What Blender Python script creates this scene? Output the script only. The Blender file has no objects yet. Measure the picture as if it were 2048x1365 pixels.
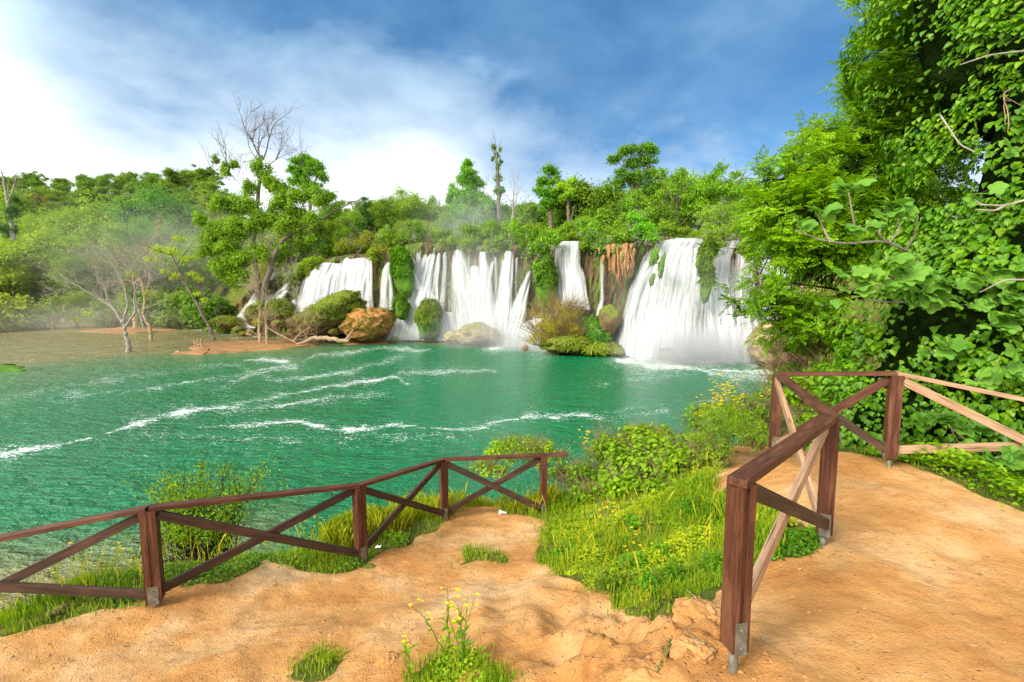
import bpy, bmesh, math
import numpy as np
from mathutils import Vector, Matrix
S = bpy.context.scene
COL = S.collection
R = np.random.default_rng(11)

# ---------------------------------------------------------------- camera
F = 967.0; HY = 585.0; CY = 682.5; EYE = 8.0
PITCH = math.atan((CY - HY) / F); CP, SP = math.cos(PITCH), math.sin(PITCH)
cam_d = bpy.data.cameras.new('camera'); cam = bpy.data.objects.new('camera', cam_d); COL.objects.link(cam)
cam_d.sensor_width = 36; cam_d.lens = F / 2048 * 36
cam_d.clip_start = 0.05; cam_d.clip_end = 5000
cam.location = (0, 0, EYE); cam.rotation_euler = (math.pi / 2 - PITCH, 0, 0)
S.camera = cam

def ray(px, py):
    a = (px - 1024) / F; b = (CY - py) / F
    return a, CP + b * SP, -SP + b * CP
def at(px, py, Y):
    a, b, c = ray(px, py)
    return np.array([a / b * Y, Y, EYE + c / b * Y])
def onz(px, py, z=0.0):
    a, b, c = ray(px, py); t = (z - EYE) / c
    return np.array([a * t, b * t, z])
def proj(P):
    P = np.atleast_2d(P); x = P[:, 0]; y = P[:, 1]; z = P[:, 2] - EYE
    dep = y * CP - z * SP; up = y * SP + z * CP
    dep = np.where(dep < .05, .05, dep)
    return 1024 + F * x / dep, CY - F * up / dep

# ---------------------------------------------------------------- noise
def _h(i, j, k, s):
    n = (i * 374761393 + j * 668265263 + k * 2147483647 + s * 974634777) & 0xFFFFFFFF
    n = ((n ^ (n >> 13)) * 1274126177) & 0xFFFFFFFF
    n = (n ^ (n >> 16)) & 0xFFFFFF
    return n / float(0xFFFFFF)
def vn(P, s=0):
    P = np.asarray(P, float); I = np.floor(P).astype(np.int64); f = P - I; f = f * f * (3 - 2 * f)
    i, j, k = I[..., 0], I[..., 1], I[..., 2]; x, y, z = f[..., 0], f[..., 1], f[..., 2]
    def L(a, b, t): return a + (b - a) * t
    return L(L(L(_h(i, j, k, s), _h(i + 1, j, k, s), x), L(_h(i, j + 1, k, s), _h(i + 1, j + 1, k, s), x), y),
             L(L(_h(i, j, k + 1, s), _h(i + 1, j, k + 1, s), x), L(_h(i, j + 1, k + 1, s), _h(i + 1, j + 1, k + 1, s), x), y), z) * 2 - 1
def fbm(P, o=4, s=0):
    P = np.asarray(P, float); r = 0; a = 1.0; t = 0
    for q in range(o):
        r = r + a * vn(P * 2 ** q + 17.3 * q, s + q); t += a; a *= .5
    return r / t
def sst(a, b, x):
    t = np.clip((x - a) / (b - a), 0, 1); return t * t * (3 - 2 * t)
def inpoly(px, py, poly):
    poly = np.asarray(poly, float); r = np.zeros(np.shape(px), bool); n = len(poly); j = n - 1
    for i in range(n):
        xi, yi = poly[i]; xj, yj = poly[j]
        c = ((yi > py) != (yj > py)) & (px < (xj - xi) * (py - yi) / ((yj - yi) + 1e-12) + xi)
        r ^= c; j = i
    return r
def unit(v):
    v = np.asarray(v, float); return v / (np.linalg.norm(v, axis=-1, keepdims=True) + 1e-9)

# ---------------------------------------------------------------- mesh building
class G:
    def __init__(s): s.V = []; s.Q = []; s.T = []; s.n = 0
    def add(s, V, F_):
        V = np.asarray(V, float).reshape(-1, 3); F_ = np.asarray(F_, int)
        s.V.append(V); (s.Q if F_.shape[1] == 4 else s.T).append(F_ + s.n); s.n += len(V)
    def mesh(s, name, mat, smooth=False):
        me = bpy.data.meshes.new(name)
        if not s.V: return me
        V = np.concatenate(s.V); me.vertices.add(len(V)); me.vertices.foreach_set('co', V.astype(np.float32).ravel())
        Q = np.concatenate(s.Q) if s.Q else np.zeros((0, 4), int); T = np.concatenate(s.T) if s.T else np.zeros((0, 3), int)
        lv = np.concatenate([Q.ravel(), T.ravel()]); nl = len(lv)
        me.loops.add(nl); me.loops.foreach_set('vertex_index', lv.astype(np.int32))
        ls = np.concatenate([np.arange(len(Q)) * 4, len(Q) * 4 + np.arange(len(T)) * 3])
        me.polygons.add(len(ls)); me.polygons.foreach_set('loop_start', ls.astype(np.int32))
        me.polygons.foreach_set('use_smooth', np.full(len(ls), smooth))
        me.update(calc_edges=True); me.validate(); 
        if mat: me.materials.append(mat)
        return me
    def tube(s, P, rad, k=5):
        P = np.asarray(P, float); n = len(P); rad = np.broadcast_to(np.asarray(rad, float), (n,))
        d = np.gradient(P, axis=0); d = unit(d)
        ref = np.array([.31, .17, .93]) if abs(d[0][2]) < .8 else np.array([.93, .31, .1])
        a = unit(np.cross(d, ref)); b = np.cross(d, a)
        t = np.arange(k) * 2 * math.pi / k
        V = P[:, None] + rad[:, None, None] * (np.cos(t)[None, :, None] * a[:, None] + np.sin(t)[None, :, None] * b[:, None])
        i = np.arange(n - 1)[:, None] * k; j = np.arange(k)[None]; j2 = (j + 1) % k
        Fq = np.stack([i + j, i + j2, i + k + j2, i + k + j], -1).reshape(-1, 4)
        s.add(V.reshape(-1, 3), Fq)
    def grid(s, V):
        V = np.asarray(V); m, n = V.shape[:2]
        i = np.arange(m - 1)[:, None] * n; j = np.arange(n - 1)[None]
        s.add(V.reshape(-1, 3), np.stack([i + j, i + j + 1, i + n + j + 1, i + n + j], -1).reshape(-1, 4))
    def scatter(s, tv, tf, pos, d, nrm, size):
        pos = np.asarray(pos); N = len(pos)
        if N == 0: return
        d = unit(d); X = unit(np.cross(d, nrm)); Z = np.cross(X, d)
        size = np.broadcast_to(np.asarray(size, float), (N,))
        tv = np.asarray(tv, float); k = len(tv)
        V = pos[:, None] + size[:, None, None] * (tv[None, :, 0:1] * X[:, None] + tv[None, :, 1:2] * d[:, None] + tv[None, :, 2:3] * Z[:, None])
        tf = np.asarray(tf, int); Ff = (np.arange(N)[:, None, None] * k + tf[None]).reshape(-1, tf.shape[1])
        s.add(V.reshape(-1, 3), Ff)

KITE = ([(0, 0, 0), (.32, .45, .06), (0, 1, 0), (-.32, .45, .06)], [(0, 1, 2, 3)])
IVY = ([(0, 0, 0), (-.5, .22, .1), (-.36, .62, .07), (0, 1.05, -.1), (.36, .62, .07), (.5, .22, .1)], [(0, 3, 2, 1), (0, 5, 4, 3)])
LANCE = ([(0, 0, 0), (.17, .4, .03), (0, 1, -.05), (-.17, .4, .03)], [(0, 1, 2, 3)])
def _fig():
    V = [(0, .08, 0)]; n = 26
    for i in range(n):
        t = i / n * 2 * math.pi; a = t - math.pi / 2
        lob = .62 + .30 * abs(math.cos(2.5 * (t - math.pi))) ** .8 - .30 * max(0, math.cos(t)) ** 6
        r = lob * .62
        V.append((r * math.cos(a), .42 + r * math.sin(a), .10 * math.cos(5 * t) * r + .10 * r * r))
    return V, [(0, i + 1, (i + 1) % n + 1) for i in range(n)]
FIG = _fig()
def rv(n, rng=R):
    return unit(rng.normal(size=(n, 3)))

# ---------------------------------------------------------------- objects
def link(o): COL.objects.link(o); return o
def tag(o, label=None, cat=None, group=None, kind=None):
    if label: o['label'] = label
    if cat: o['category'] = cat
    if group: o['group'] = group
    if kind: o['kind'] = kind
    return o
def empty(name, loc, label, cat, group=None):
    o = bpy.data.objects.new(name, None); o.location = [float(v) for v in loc]; link(o); o.empty_display_size = .2
    return tag(o, label, cat, group)
def obj(name, me, parent=None, color=None, world=True):
    o = bpy.data.objects.new(name, me); link(o)
    if parent:
        o.parent = parent
        if world: o.location = [-v for v in parent.location] if parent.parent is None else (0, 0, 0)
    if color: o.color = (*color[:3], color[3] if len(color) > 3 else 1)
    return o

# ---------------------------------------------------------------- materials
def mat(name):
    m = bpy.data.materials.new(name); m.use_nodes = True; nt = m.node_tree; nt.nodes.clear()
    return m, nt
class N:
    def __init__(s, nt): s.nt = nt
    def n(s, t, **k):
        x = s.nt.nodes.new(t)
        for a, b in k.items(): setattr(x, a, b)
        return x
    def l(s, a, b): s.nt.links.new(a, b)
    def val(s, sock, v):
        if isinstance(v, bpy.types.NodeSocket): s.l(v, sock)
        else: sock.default_value = v
    def coord(s, kind='Object', scale=(1, 1, 1), rot=(0, 0, 0)):
        t = s.n('ShaderNodeTexCoord'); m = s.n('ShaderNodeMapping'); s.l(t.outputs[kind], m.inputs[0])
        m.inputs['Scale'].default_value = scale; m.inputs['Rotation'].default_value = rot; return m.outputs[0]
    def noise(s, vec, scale=1, detail=4, rough=.55, dist=0):
        t = s.n('ShaderNodeTexNoise'); s.l(vec, t.inputs['Vector']); t.inputs['Scale'].default_value = scale
        t.inputs['Detail'].default_value = detail; t.inputs['Roughness'].default_value = rough; t.inputs['Distortion'].default_value = dist
        return t.outputs[0]
    def ramp(s, fac, stops, interp='LINEAR'):
        r = s.n('ShaderNodeValToRGB'); r.color_ramp.interpolation = interp; e = r.color_ramp.elements
        while len(e) < len(stops): e.new(.5)
        for x, (p, c) in zip(e, stops):
            x.position = p; x.color = (*c, 1) if len(c) == 3 else c
        s.val(r.inputs[0], fac); return r.outputs[0]
    def rng(s, v, a, b, c=0, d=1):
        r = s.n('ShaderNodeMapRange'); r.clamp = True
        s.val(r.inputs[0], v)
        for i, q in enumerate((a, b, c, d)): r.inputs[i + 1].default_value = q
        return r.outputs[0]
    def mix(s, f, a, b, mode='MIX'):
        m = s.n('ShaderNodeMix', data_type='RGBA', blend_type=mode)
        s.val(m.inputs[0], f); 
        for sock, v in ((m.inputs[6], a), (m.inputs[7], b)):
            if isinstance(v, tuple) and len(v) == 3: v = (*v, 1)
            s.val(sock, v)
        return m.outputs[2]
    def math(s, op, a, b=0.0, c=None):
        m = s.n('ShaderNodeMath', operation=op); s.val(m.inputs[0], a); s.val(m.inputs[1], b)
        if c is not None: s.val(m.inputs[2], c)
        return m.outputs[0]
    def bump(s, h, strength=.5, dist=.02, normal=None):
        b = s.n('ShaderNodeBump'); s.l(h, b.inputs['Height']); b.inputs['Strength'].default_value = strength; b.inputs['Distance'].default_value = dist
        if normal: s.l(normal, b.inputs['Normal'])
        return b.outputs[0]
    def pr(s, color, rough=.8, spec=.3, bump=None, metal=0):
        p = s.n('ShaderNodeBsdfPrincipled')
        if isinstance(color, tuple): color = (*color[:3], 1)
        s.val(p.inputs['Base Color'], color); s.val(p.inputs['Roughness'], rough); p.inputs['Specular IOR Level'].default_value = spec
        p.inputs['Metallic'].default_value = metal
        if bump: s.l(bump, p.inputs['Normal'])
        return p.outputs[0]
    def out(s, sh, vol=None):
        o = s.n('ShaderNodeOutputMaterial')
        if sh: s.l(sh, o.inputs[0])
        if vol: s.l(vol, o.inputs[1])

def leafmat(name, c1, c2, c3, trans=.35, tint=True, nscale=.35, spec=.25, rough=.55):
    m, nt = mat(name); n = N(nt)
    g = n.n('ShaderNodeNewGeometry').outputs['Random Per Island']
    ns = n.noise(n.coord('Object'), nscale, 3, .6)
    f = n.math('ADD', n.math('MULTIPLY', g, .55), n.rng(ns, .3, .7, -.02, .47))
    c = n.ramp(f, [(0, c1), (.5, c2), (1, c3)])
    if tint:
        oi = n.n('ShaderNodeObjectInfo'); c = n.mix(1.0, c, oi.outputs['Color'], 'MULTIPLY')
    p = n.pr(c, rough, spec)
    t = n.n('ShaderNodeBsdfTranslucent'); c2_ = n.mix(1.0, c, (1.25, 1.15, .5), 'MULTIPLY'); n.l(c2_, t.inputs[0])
    mx = n.n('ShaderNodeMixShader'); mx.inputs[0].default_value = trans; n.l(p, mx.inputs[1]); n.l(t.outputs[0], mx.inputs[2])
    n.out(mx.outputs[0]); return m
def barkmat(name, c1, c2, sc=(6, 6, 1.2), tint=False):
    m, nt = mat(name); n = N(nt); v = n.coord('Object', sc); h = n.noise(v, 1.5, 5, .65)
    c = n.ramp(h, [(.3, c1), (.7, c2)])
    if tint:
        oi = n.n('ShaderNodeObjectInfo'); c = n.mix(1.0, c, oi.outputs['Color'], 'MULTIPLY')
    n.out(n.pr(c, .9, .15, n.bump(h, .6, .03))); return m
M = {}
M['leaf'] = leafmat('foliage', (.045, .11, .012), (.085, .19, .02), (.15, .27, .03), .35)
M['leaf_far'] = leafmat('foliage_far', (.12, .215, .026), (.235, .40, .045), (.40, .57, .08), .48, nscale=.3)  # blue raised in the colours to put a slight haze on far leaves
M['ivy'] = leafmat('ivy_leaves', (.035, .13, .003), (.11, .29, .005), (.30, .50, .012), .38, nscale=.8, spec=.35, rough=.45)
M['ash'] = leafmat('feathery_leaves', (.10, .25, .004), (.22, .44, .006), (.40, .62, .014), .5, nscale=.5)
M['fig'] = leafmat('fig_leaves', (.10, .27, .03), (.16, .36, .04), (.24, .45, .05), .4, nscale=2)
M['bramble'] = leafmat('bramble_leaves', (.09, .23, .006), (.21, .40, .01), (.42, .56, .016), .42, nscale=1.6)
M['grass'] = leafmat('grass_blades', (.08, .20, .006), (.27, .40, .018), (.42, .46, .05), .4, nscale=1.6, spec=.2)
M['flower'] = leafmat('yellow_petals', (.75, .50, .01), (.85, .62, .02), (.9, .7, .03), .3, tint=False)
M['stem'] = leafmat('green_stems', (.10, .18, .02), (.16, .26, .03), (.2, .3, .05), .2, tint=False)
M['bark'] = barkmat('bark', (.09, .07, .05), (.22, .18, .14))
M['bark_grey'] = barkmat('grey_bark', (.2, .17, .14), (.42, .38, .32))
M['bark_dark'] = barkmat('dark_bark', (.02, .013, .009), (.07, .045, .03))
M['bark_tan'] = barkmat('tan_bark', (.28, .18, .10), (.5, .36, .22))
M['twig'] = barkmat('twigs', (.16, .10, .05), (.34, .24, .13))

def wood(name, c1, c2, c3, worn):
    m, nt = mat(name); n = N(nt)
    oi = n.n('ShaderNodeObjectInfo').outputs['Random']
    tc = n.n('ShaderNodeTexCoord').outputs['Object']
    ad = n.n('ShaderNodeVectorMath', operation='ADD'); n.l(tc, ad.inputs[0])
    cx = n.n('ShaderNodeCombineXYZ'); s_ = n.math('MULTIPLY', oi, 37.0)
    for i in range(3): n.l(s_, cx.inputs[i])
    n.l(cx.outputs[0], ad.inputs[1])
    mp = n.n('ShaderNodeMapping'); n.l(ad.outputs[0], mp.inputs[0]); mp.inputs['Scale'].default_value = (1.6, 34, 34)
    g = n.noise(mp.outputs[0], 1.6, 6, .6, .6)
    mp2 = n.n('ShaderNodeMapping'); n.l(ad.outputs[0], mp2.inputs[0]); mp2.inputs['Scale'].default_value = (1.2, 5, 5)
    b = n.noise(mp2.outputs[0], 2.2, 4, .6)
    c = n.ramp(g, [(.28, c1), (.5, c2), (.75, c3)])
    c = n.mix(n.rng(b, .48, .66, 0, worn), c, (.25, .115, .055))
    mp3 = n.n('ShaderNodeMapping'); n.l(ad.outputs[0], mp3.inputs[0]); mp3.inputs['Scale'].default_value = (3, 60, 60)
    cr = n.noise(mp3.outputs[0], 1.0, 2, .5)
    c = n.mix(n.rng(cr, .62, .68, 0, .75), c, (.03, .015, .01))
    n.out(n.pr(c, .62, .35, n.bump(g, .5, .006))); return m
M['wood'] = wood('stained_wood', (.026, .009, .004), (.078, .023, .010), (.15, .052, .022), .35)
M['wood_dark'] = wood('dark_stained_wood', (.016, .009, .006), (.042, .021, .012), (.08, .042, .024), .2)
M['wood_pale'] = wood('bleached_wood', (.26, .14, .08), (.42, .25, .145), (.56, .37, .23), .5)
def steel():
    m, nt = mat('galvanised_steel'); n = N(nt); h = n.noise(n.coord('Object'), 14, 4)
    n.out(n.pr(n.ramp(h, [(.35, (.13, .12, .09)), (.7, (.25, .23, .18))]), .6, .3, None, .4)); return m
M['steel'] = steel()

# ground: dry orange soil with a mask for the grassy parts
def ground():
    m, nt = mat('soil_and_turf'); n = N(nt); v = n.coord('Object')
    at_ = n.n('ShaderNodeAttribute', attribute_name='soil').outputs['Fac']
    big = n.noise(v, .9, 5, .6); mid = n.noise(v, 6, 5, .65); fine = n.noise(v, 60, 5, .75)
    vo = n.n('ShaderNodeTexVoronoi'); n.l(v, vo.inputs['Vector']); vo.inputs['Scale'].default_value = 38; vo.inputs['Randomness'].default_value = 1
    peb = n.rng(vo.outputs['Distance'], .05, .38, 1, 0)
    vc = n.n('ShaderNodeSeparateColor'); n.l(vo.outputs['Color'], vc.inputs[0])
    sel = n.math('MULTIPLY', n.rng(vc.outputs[0], .80, .86), n.rng(mid, .4, .55))
    peb = n.math('MULTIPLY', peb, sel)
    c = n.ramp(big, [(.32, (.47, .195, .05)), (.5, (.59, .30, .10)), (.66, (.70, .44, .215))])
    c = n.mix(n.rng(mid, .52, .75, 0, .6), c, (.42, .17, .05))
    c = n.mix(n.rng(fine, .56, .74, 0, .45), c, (.80, .56, .34))
    leafy = n.noise(n.coord('Object', (1, 2.2, 1), (0, 0, .6)), 24, 3, .6); c = n.mix(n.rng(leafy, .66, .72, 0, .7), c, (.25, .11, .04))
    c = n.mix(n.rng(fine, .28, .44, .45, 0), c, (.30, .12, .035))
    c = n.mix(n.math('MULTIPLY', peb, .9), c, n.ramp(vc.outputs[1], [(0, (.75, .58, .38)), (.6, (.55, .36, .2)), (1, (.4, .13, .05))]))
    g = n.ramp(n.noise(v, 3, 5, .7), [(.3, (.05, .07, .012)), (.55, (.12, .14, .02)), (.75, (.25, .17, .05))])
    edge = n.math('ADD', at_, n.rng(n.noise(v, 5, 5, .7), .2, .8, -.35, .35))
    k = n.rng(edge, .42, .56)
    c = n.mix(k, g, c)
    h = n.math('ADD', n.math('MULTIPLY', mid, .9), n.math('ADD', n.math('MULTIPLY', fine, .35), n.math('MULTIPLY', peb, .5)))
    n.out(n.pr(c, .95, .12, n.bump(h, 1.0, .055))); return m
M['ground'] = ground()
def stone(name, stops, moss, mossamt, orange=0.0, sc=1.0, bd=.25):
    m, nt = mat(name); n = N(nt); v = n.coord('Object', (sc, sc, sc * .45))
    a = n.noise(v, .8, 6, .7, .4); b = n.noise(v, 3.5, 6, .7)
    c = n.ramp(n.math('ADD', n.math('MULTIPLY', a, .6), n.math('MULTIPLY', b, .4)), stops)
    geo = n.n('ShaderNodeNewGeometry'); sp = n.n('ShaderNodeSeparateXYZ'); n.l(geo.outputs['Normal'], sp.inputs[0])
    mm = n.math('ADD', n.math('MULTIPLY', sp.outputs[2], .35), n.noise(v, 1.1, 5, .65))
    c = n.mix(n.rng(mm, mossamt, mossamt + .12), c, n.ramp(b, [(.3, moss[0]), (.7, moss[1])]))
    n.out(n.pr(c, .9, .2, n.bump(n.math('ADD', a, b), .9, bd))); return m
M['rock_moss'] = stone('mossy_rock', [(.3, (.07, .05, .025)), (.6, (.2, .13, .05)), (.8, (.33, .22, .09))], [(.06, .10, .008), (.22, .24, .02)], .52)
M['rock_green'] = stone('moss_cushion', [(.3, (.05, .10, .01)), (.55, (.10, .2, .015)), (.8, (.2, .27, .03))], [(.06, .16, .01), (.14, .30, .02)], .45)
M['rock_orange'] = stone('orange_tufa', [(.3, (.16, .07, .02)), (.5, (.38, .175, .05)), (.75, (.52, .31, .12))], [(.14, .16, .02), (.25, .2, .04)], .92)
M['mud'] = stone('wet_mud', [(.3, (.14, .065, .022)), (.5, (.30, .155, .06)), (.75, (.44, .27, .12))], [(.26, .13, .05), (.40, .24, .10)], .9, sc=.7, bd=.1)
M['tufa'] = stone('hanging_tufa', [(.3, (.16, .075, .025)), (.5, (.36, .19, .08)), (.75, (.52, .34, .18))], [(.14, .16, .02), (.25, .2, .04)], .92)
M['rock_tan'] = stone('tan_tufa', [(.3, (.18, .12, .06)), (.5, (.4, .29, .16)), (.75, (.55, .44, .28))], [(.12, .14, .02), (.28, .25, .05)], .62)
M['rock_soil'] = stone('eroded_earth', [(.3, (.34, .135, .035)), (.5, (.53, .26, .085)), (.75, (.65, .38, .165))], [(.5, .26, .1), (.66, .42, .2)], .9, sc=5, bd=.03)
def cliffmat():
    m, nt = mat('tufa_cliff'); n = N(nt)
    v = n.coord('Object', (.5, .5, .10)); w = n.coord('Object', (2.2, 2.2, .35)); q = n.coord('Object', (.16, .16, .1))
    a = n.noise(v, 1.3, 6, .68, .5); b = n.noise(w, 1.2, 6, .7); z = n.noise(q, 1.6, 4, .6)
    c = n.ramp(b, [(.3, (.025, .016, .010)), (.45, (.085, .052, .028)), (.6, (.17, .105, .055)), (.8, (.34, .24, .14))])
    c = n.mix(n.rng(a, .47, .56), c, n.ramp(b, [(.3, (.05, .10, .012)), (.6, (.13, .22, .02)), (.8, (.26, .3, .05))]))
    c = n.mix(n.rng(z, .60, .68, 0, .8), c, n.ramp(b, [(.3, (.26, .10, .03)), (.7, (.58, .30, .12))]))
    n.out(n.pr(c, .8, .3, n.bump(n.math('ADD', a, b), 1, .4))); return m
M['cliff'] = cliffmat()
def fallmat():
    m, nt = mat('falling_water'); n = N(nt)
    uv = n.n('ShaderNodeUVMap', uv_map='UVMap').outputs[0]
    def mp(s):
        x = n.n('ShaderNodeMapping'); n.l(uv, x.inputs[0]); x.inputs['Scale'].default_value = s; return x.outputs[0]
    a = n.noise(mp((2.0, .09, 1)), 1, 4, .65, .35); b = n.noise(mp((5, .40, 1)), 1, 5, .7); c_ = n.noise(mp((9, 3.2, 1)), 1, 3, .7)
    cov = n.n('ShaderNodeAttribute', attribute_name='cover').outputs['Fac']
    h = n.math('ADD', n.math('MULTIPLY', a, .58), n.math('ADD', n.math('MULTIPLY', b, .30), n.math('MULTIPLY', c_, .12)))
    al = n.rng(n.math('ADD', h, n.math('SUBTRACT', cov, .43)), .40, .66)
    col = n.ramp(n.math('ADD', n.math('MULTIPLY', a, .6), n.math('MULTIPLY', b, .4)), [(.30, (.30, .33, .35)), (.40, (.52, .55, .56)), (.56, (.80, .81, .81))])
    p = n.pr(col, .5, .3, n.bump(h, .5, .25))
    t = n.n('ShaderNodeBsdfTranslucent'); n.l(col, t.inputs[0])
    mx = n.n('ShaderNodeMixShader'); mx.inputs[0].default_value = .35; n.l(p, mx.inputs[1]); n.l(t.outputs[0], mx.inputs[2])
    tr = n.n('ShaderNodeBsdfTransparent'); m2 = n.n('ShaderNodeMixShader'); n.l(al, m2.inputs[0]); n.l(tr.outputs[0], m2.inputs[1]); n.l(mx.outputs[0], m2.inputs[2])
    n.out(m2.outputs[0]); return m
M['fall'] = fallmat()
def foammat():
    m, nt = mat('foam'); n = N(nt)
    oi = n.n('ShaderNodeObjectInfo').outputs['Color']
    n.out(n.pr(oi, .7, .2)); return m
M['foam'] = foammat()
def watermat():
    m, nt = mat('lake_water'); n = N(nt); v = n.coord('Object')
    sh = n.n('ShaderNodeAttribute', attribute_name='shallow').outputs['Fac']
    big = n.noise(v, .05, 4, .6, .5)
    deep = n.ramp(big, [(.3, (.0, .145, .043)), (.7, (.001, .215, .072))])
    sand = n.ramp(n.noise(v, .35, 4, .6), [(.3, (.19, .165, .055)), (.7, (.33, .26, .11))])
    k = n.rng(n.math('ADD', sh, n.rng(n.noise(v, .25, 4, .6), .2, .8, -.15, .15)), .05, 1.0)
    c = n.mix(k, deep, sand)
    w0 = n.noise(n.coord('Object', (.35, .7, 1), (0, 0, .25)), 1.0, 3, .5, .5)
    w1 = n.noise(n.coord('Object', (1.1, 2.2, 1), (0, 0, .3)), 1.2, 4, .6, .5)
    w2 = n.noise(n.coord('Object', (4.0, 7.0, 1), (0, 0, -.1)), 1.2, 3, .6, .3)
    b = n.bump(w0, .8, .6); b = n.bump(w1, .9, .42, b); b = n.bump(w2, .7, .10, b)
    c = n.mix(n.rng(w1, .35, .6, .35, 0), c, (.0, .05, .03))
    fa = n.n('ShaderNodeAttribute', attribute_name='foam').outputs['Fac']
    f1 = n.noise(n.coord('Object', (4.5, 7.5, 1), (0, 0, .25)), 1.5, 3, .6, .4); f2 = n.noise(n.coord('Object', (1, 1.8, 1), (0, 0, .3)), 1.3, 4, .6, .8)
    ff = n.math('ADD', n.math('MULTIPLY', f1, .62), n.math('MULTIPLY', f2, .38))
    k = n.rng(n.math('ADD', n.math('MULTIPLY', fa, .60), n.math('MULTIPLY', n.math('SUBTRACT', ff, .5), 2.6)), .34, .56)
    k = n.math('MULTIPLY', k, n.rng(fa, .015, .08))
    c = n.mix(n.math('MULTIPLY', k, .95), c, (.82, .83, .80))
    n.out(n.pr(c, n.rng(k, 0, 1, .16, .7), .34, b)); return m
M['water'] = watermat()
M['paper'] = None
m_, nt_ = mat('crumpled_paper'); n_ = N(nt_); n_.out(n_.pr((.8, .82, .82), .7, .2, n_.bump(n_.noise(n_.coord('Object'), 30, 3), .5, .01))); M['paper'] = m_
m_, nt_ = mat('thicket_core_shade'); n_ = N(nt_); n_.out(n_.pr(n_.ramp(n_.noise(n_.coord('Object'), 6, 5, .7), [(.3, (.006, .012, .003)), (.7, (.02, .04, .008))]), 1, 0, n_.bump(n_.noise(n_.coord('Object'), 5, 4), 1, .2))); M['core'] = m_  # near-black colour paints the deep shade inside the ivy
def mist(name, dens, color=(.95, .96, 1), noise=True):
    m, nt = mat(name); n = N(nt); pv = n.n('ShaderNodeVolumePrincipled'); pv.inputs['Color'].default_value = (*color, 1); pv.inputs['Anisotropy'].default_value = .2
    if noise:
        tc = n.n('ShaderNodeTexCoord').outputs['Object']; ln = n.n('ShaderNodeVectorMath', operation='LENGTH'); n.l(tc, ln.inputs[0])
        f = n.rng(ln.outputs['Value'], .15, 1.0, 1, 0); f = n.math('MULTIPLY', f, f)
        nz = n.rng(n.noise(tc, 2.2, 3, .6), .3, .7, .25, 1.4)
        n.l(n.math('MULTIPLY', n.math('MULTIPLY', f, nz), dens), pv.inputs['Density'])
    else: pv.inputs['Density'].default_value = dens
    n.out(None, pv.outputs[0]); return m
# ---------------------------------------------------------------- world and sun
SUN = unit([-.62, -.52, .62]); SELEV = math.asin(SUN[2]); SROT = math.atan2(SUN[0], SUN[1])
w = bpy.data.worlds.new('World'); S.world = w; w.use_nodes = True; nt = w.node_tree; nt.nodes.clear(); n = N(nt)
sky = n.n('ShaderNodeTexSky', sky_type='NISHITA'); sky.sun_disc = False; sky.sun_elevation = SELEV; sky.sun_rotation = SROT % (2 * math.pi)
sky.air_density = 1.0; sky.dust_density = .6; sky.ozone_density = 2.5
tc = n.n('ShaderNodeTexCoord').outputs['Generated']
sp = n.n('ShaderNodeSeparateXYZ'); n.l(tc, sp.inputs[0])
zz = n.math('ADD', n.math('MAXIMUM', sp.outputs[2], 0), .22)
cx = n.n('ShaderNodeCombineXYZ'); n.l(n.math('DIVIDE', sp.outputs[0], zz), cx.inputs[0]); n.l(n.math('DIVIDE', sp.outputs[1], zz), cx.inputs[1])
c1 = n.noise(cx.outputs[0], .9, 6, .55, .5); c2 = n.noise(cx.outputs[0], 2.6, 6, .55, .3)
cl = n.math('ADD', n.math('MULTIPLY', c1, .7), n.math('MULTIPLY', c2, .3))
base = n.mix(1.0, sky.outputs[0], (.48, .78, .92), 'MULTIPLY')
# grey-blue cloud veil
veil = n.ramp(c2, [(.3, (.80, 1.75, 3.2)), (.7, (2.0, 3.2, 4.7))])
c = n.mix(n.rng(cl, .42, .60, .35, .95), base, veil)
# bright cloud low down and around the sun side, plus an added fill lobe
def lobe(d, a, b):
    d = unit(d); vm = n.n('ShaderNodeVectorMath', operation='DOT_PRODUCT'); nn = n.n('ShaderNodeVectorMath', operation='NORMALIZE')
    n.l(tc, nn.inputs[0]); n.l(nn.outputs[0], vm.inputs[0]); vm.inputs[1].default_value = tuple(d); return n.rng(vm.outputs['Value'], a, b)
low = n.rng(sp.outputs[2], .58, .08)
low = n.math('MULTIPLY', low, low)
l1 = lobe((-1.25, .8, .22), .84, 1.0)
l2 = lobe((-.28, 1, .22), .95, 1.0)
wv = n.math('ADD', n.math('MULTIPLY', low, 1.0), n.math('ADD', n.math('MULTIPLY', l1, .75), n.math('MULTIPLY', l2, .55)))
wv = n.math('ADD', wv, n.rng(cl, .35, .65, -.26, .34))
c = n.mix(n.rng(wv, .30, 1.15), c, (7.4, 7.7, 7.9))
lw = lobe((-2.0, .72, .34), .84, 1.0); lw = n.math('MULTIPLY', lw, lw); c = n.mix(lw, c, (20.0, 20.0, 19.2))
c = n.mix(n.rng(sp.outputs[2], .16, .62), c, n.mix(1.0, c, (.40, .66, .82), 'MULTIPLY'))
fill_lobe = lobe((-.35, -1, .55), .15, .85)  # unseen bright patch behind the camera, added as soft frontal fill
c = n.mix(fill_lobe, c, (12.5, 12.6, 12.4))
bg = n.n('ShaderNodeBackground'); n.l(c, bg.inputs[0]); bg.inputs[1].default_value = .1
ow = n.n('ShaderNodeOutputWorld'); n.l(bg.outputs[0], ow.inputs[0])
sl = bpy.data.lights.new('sun', 'SUN'); sl.energy = 3.1; sl.angle = math.radians(24); sl.color = (1, .93, .80)
so = bpy.data.objects.new('sun', sl); link(so); so.rotation_euler = Vector(SUN).to_track_quat('Z', 'Y').to_euler(); so.location = (-30, -5, 60)
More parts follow.
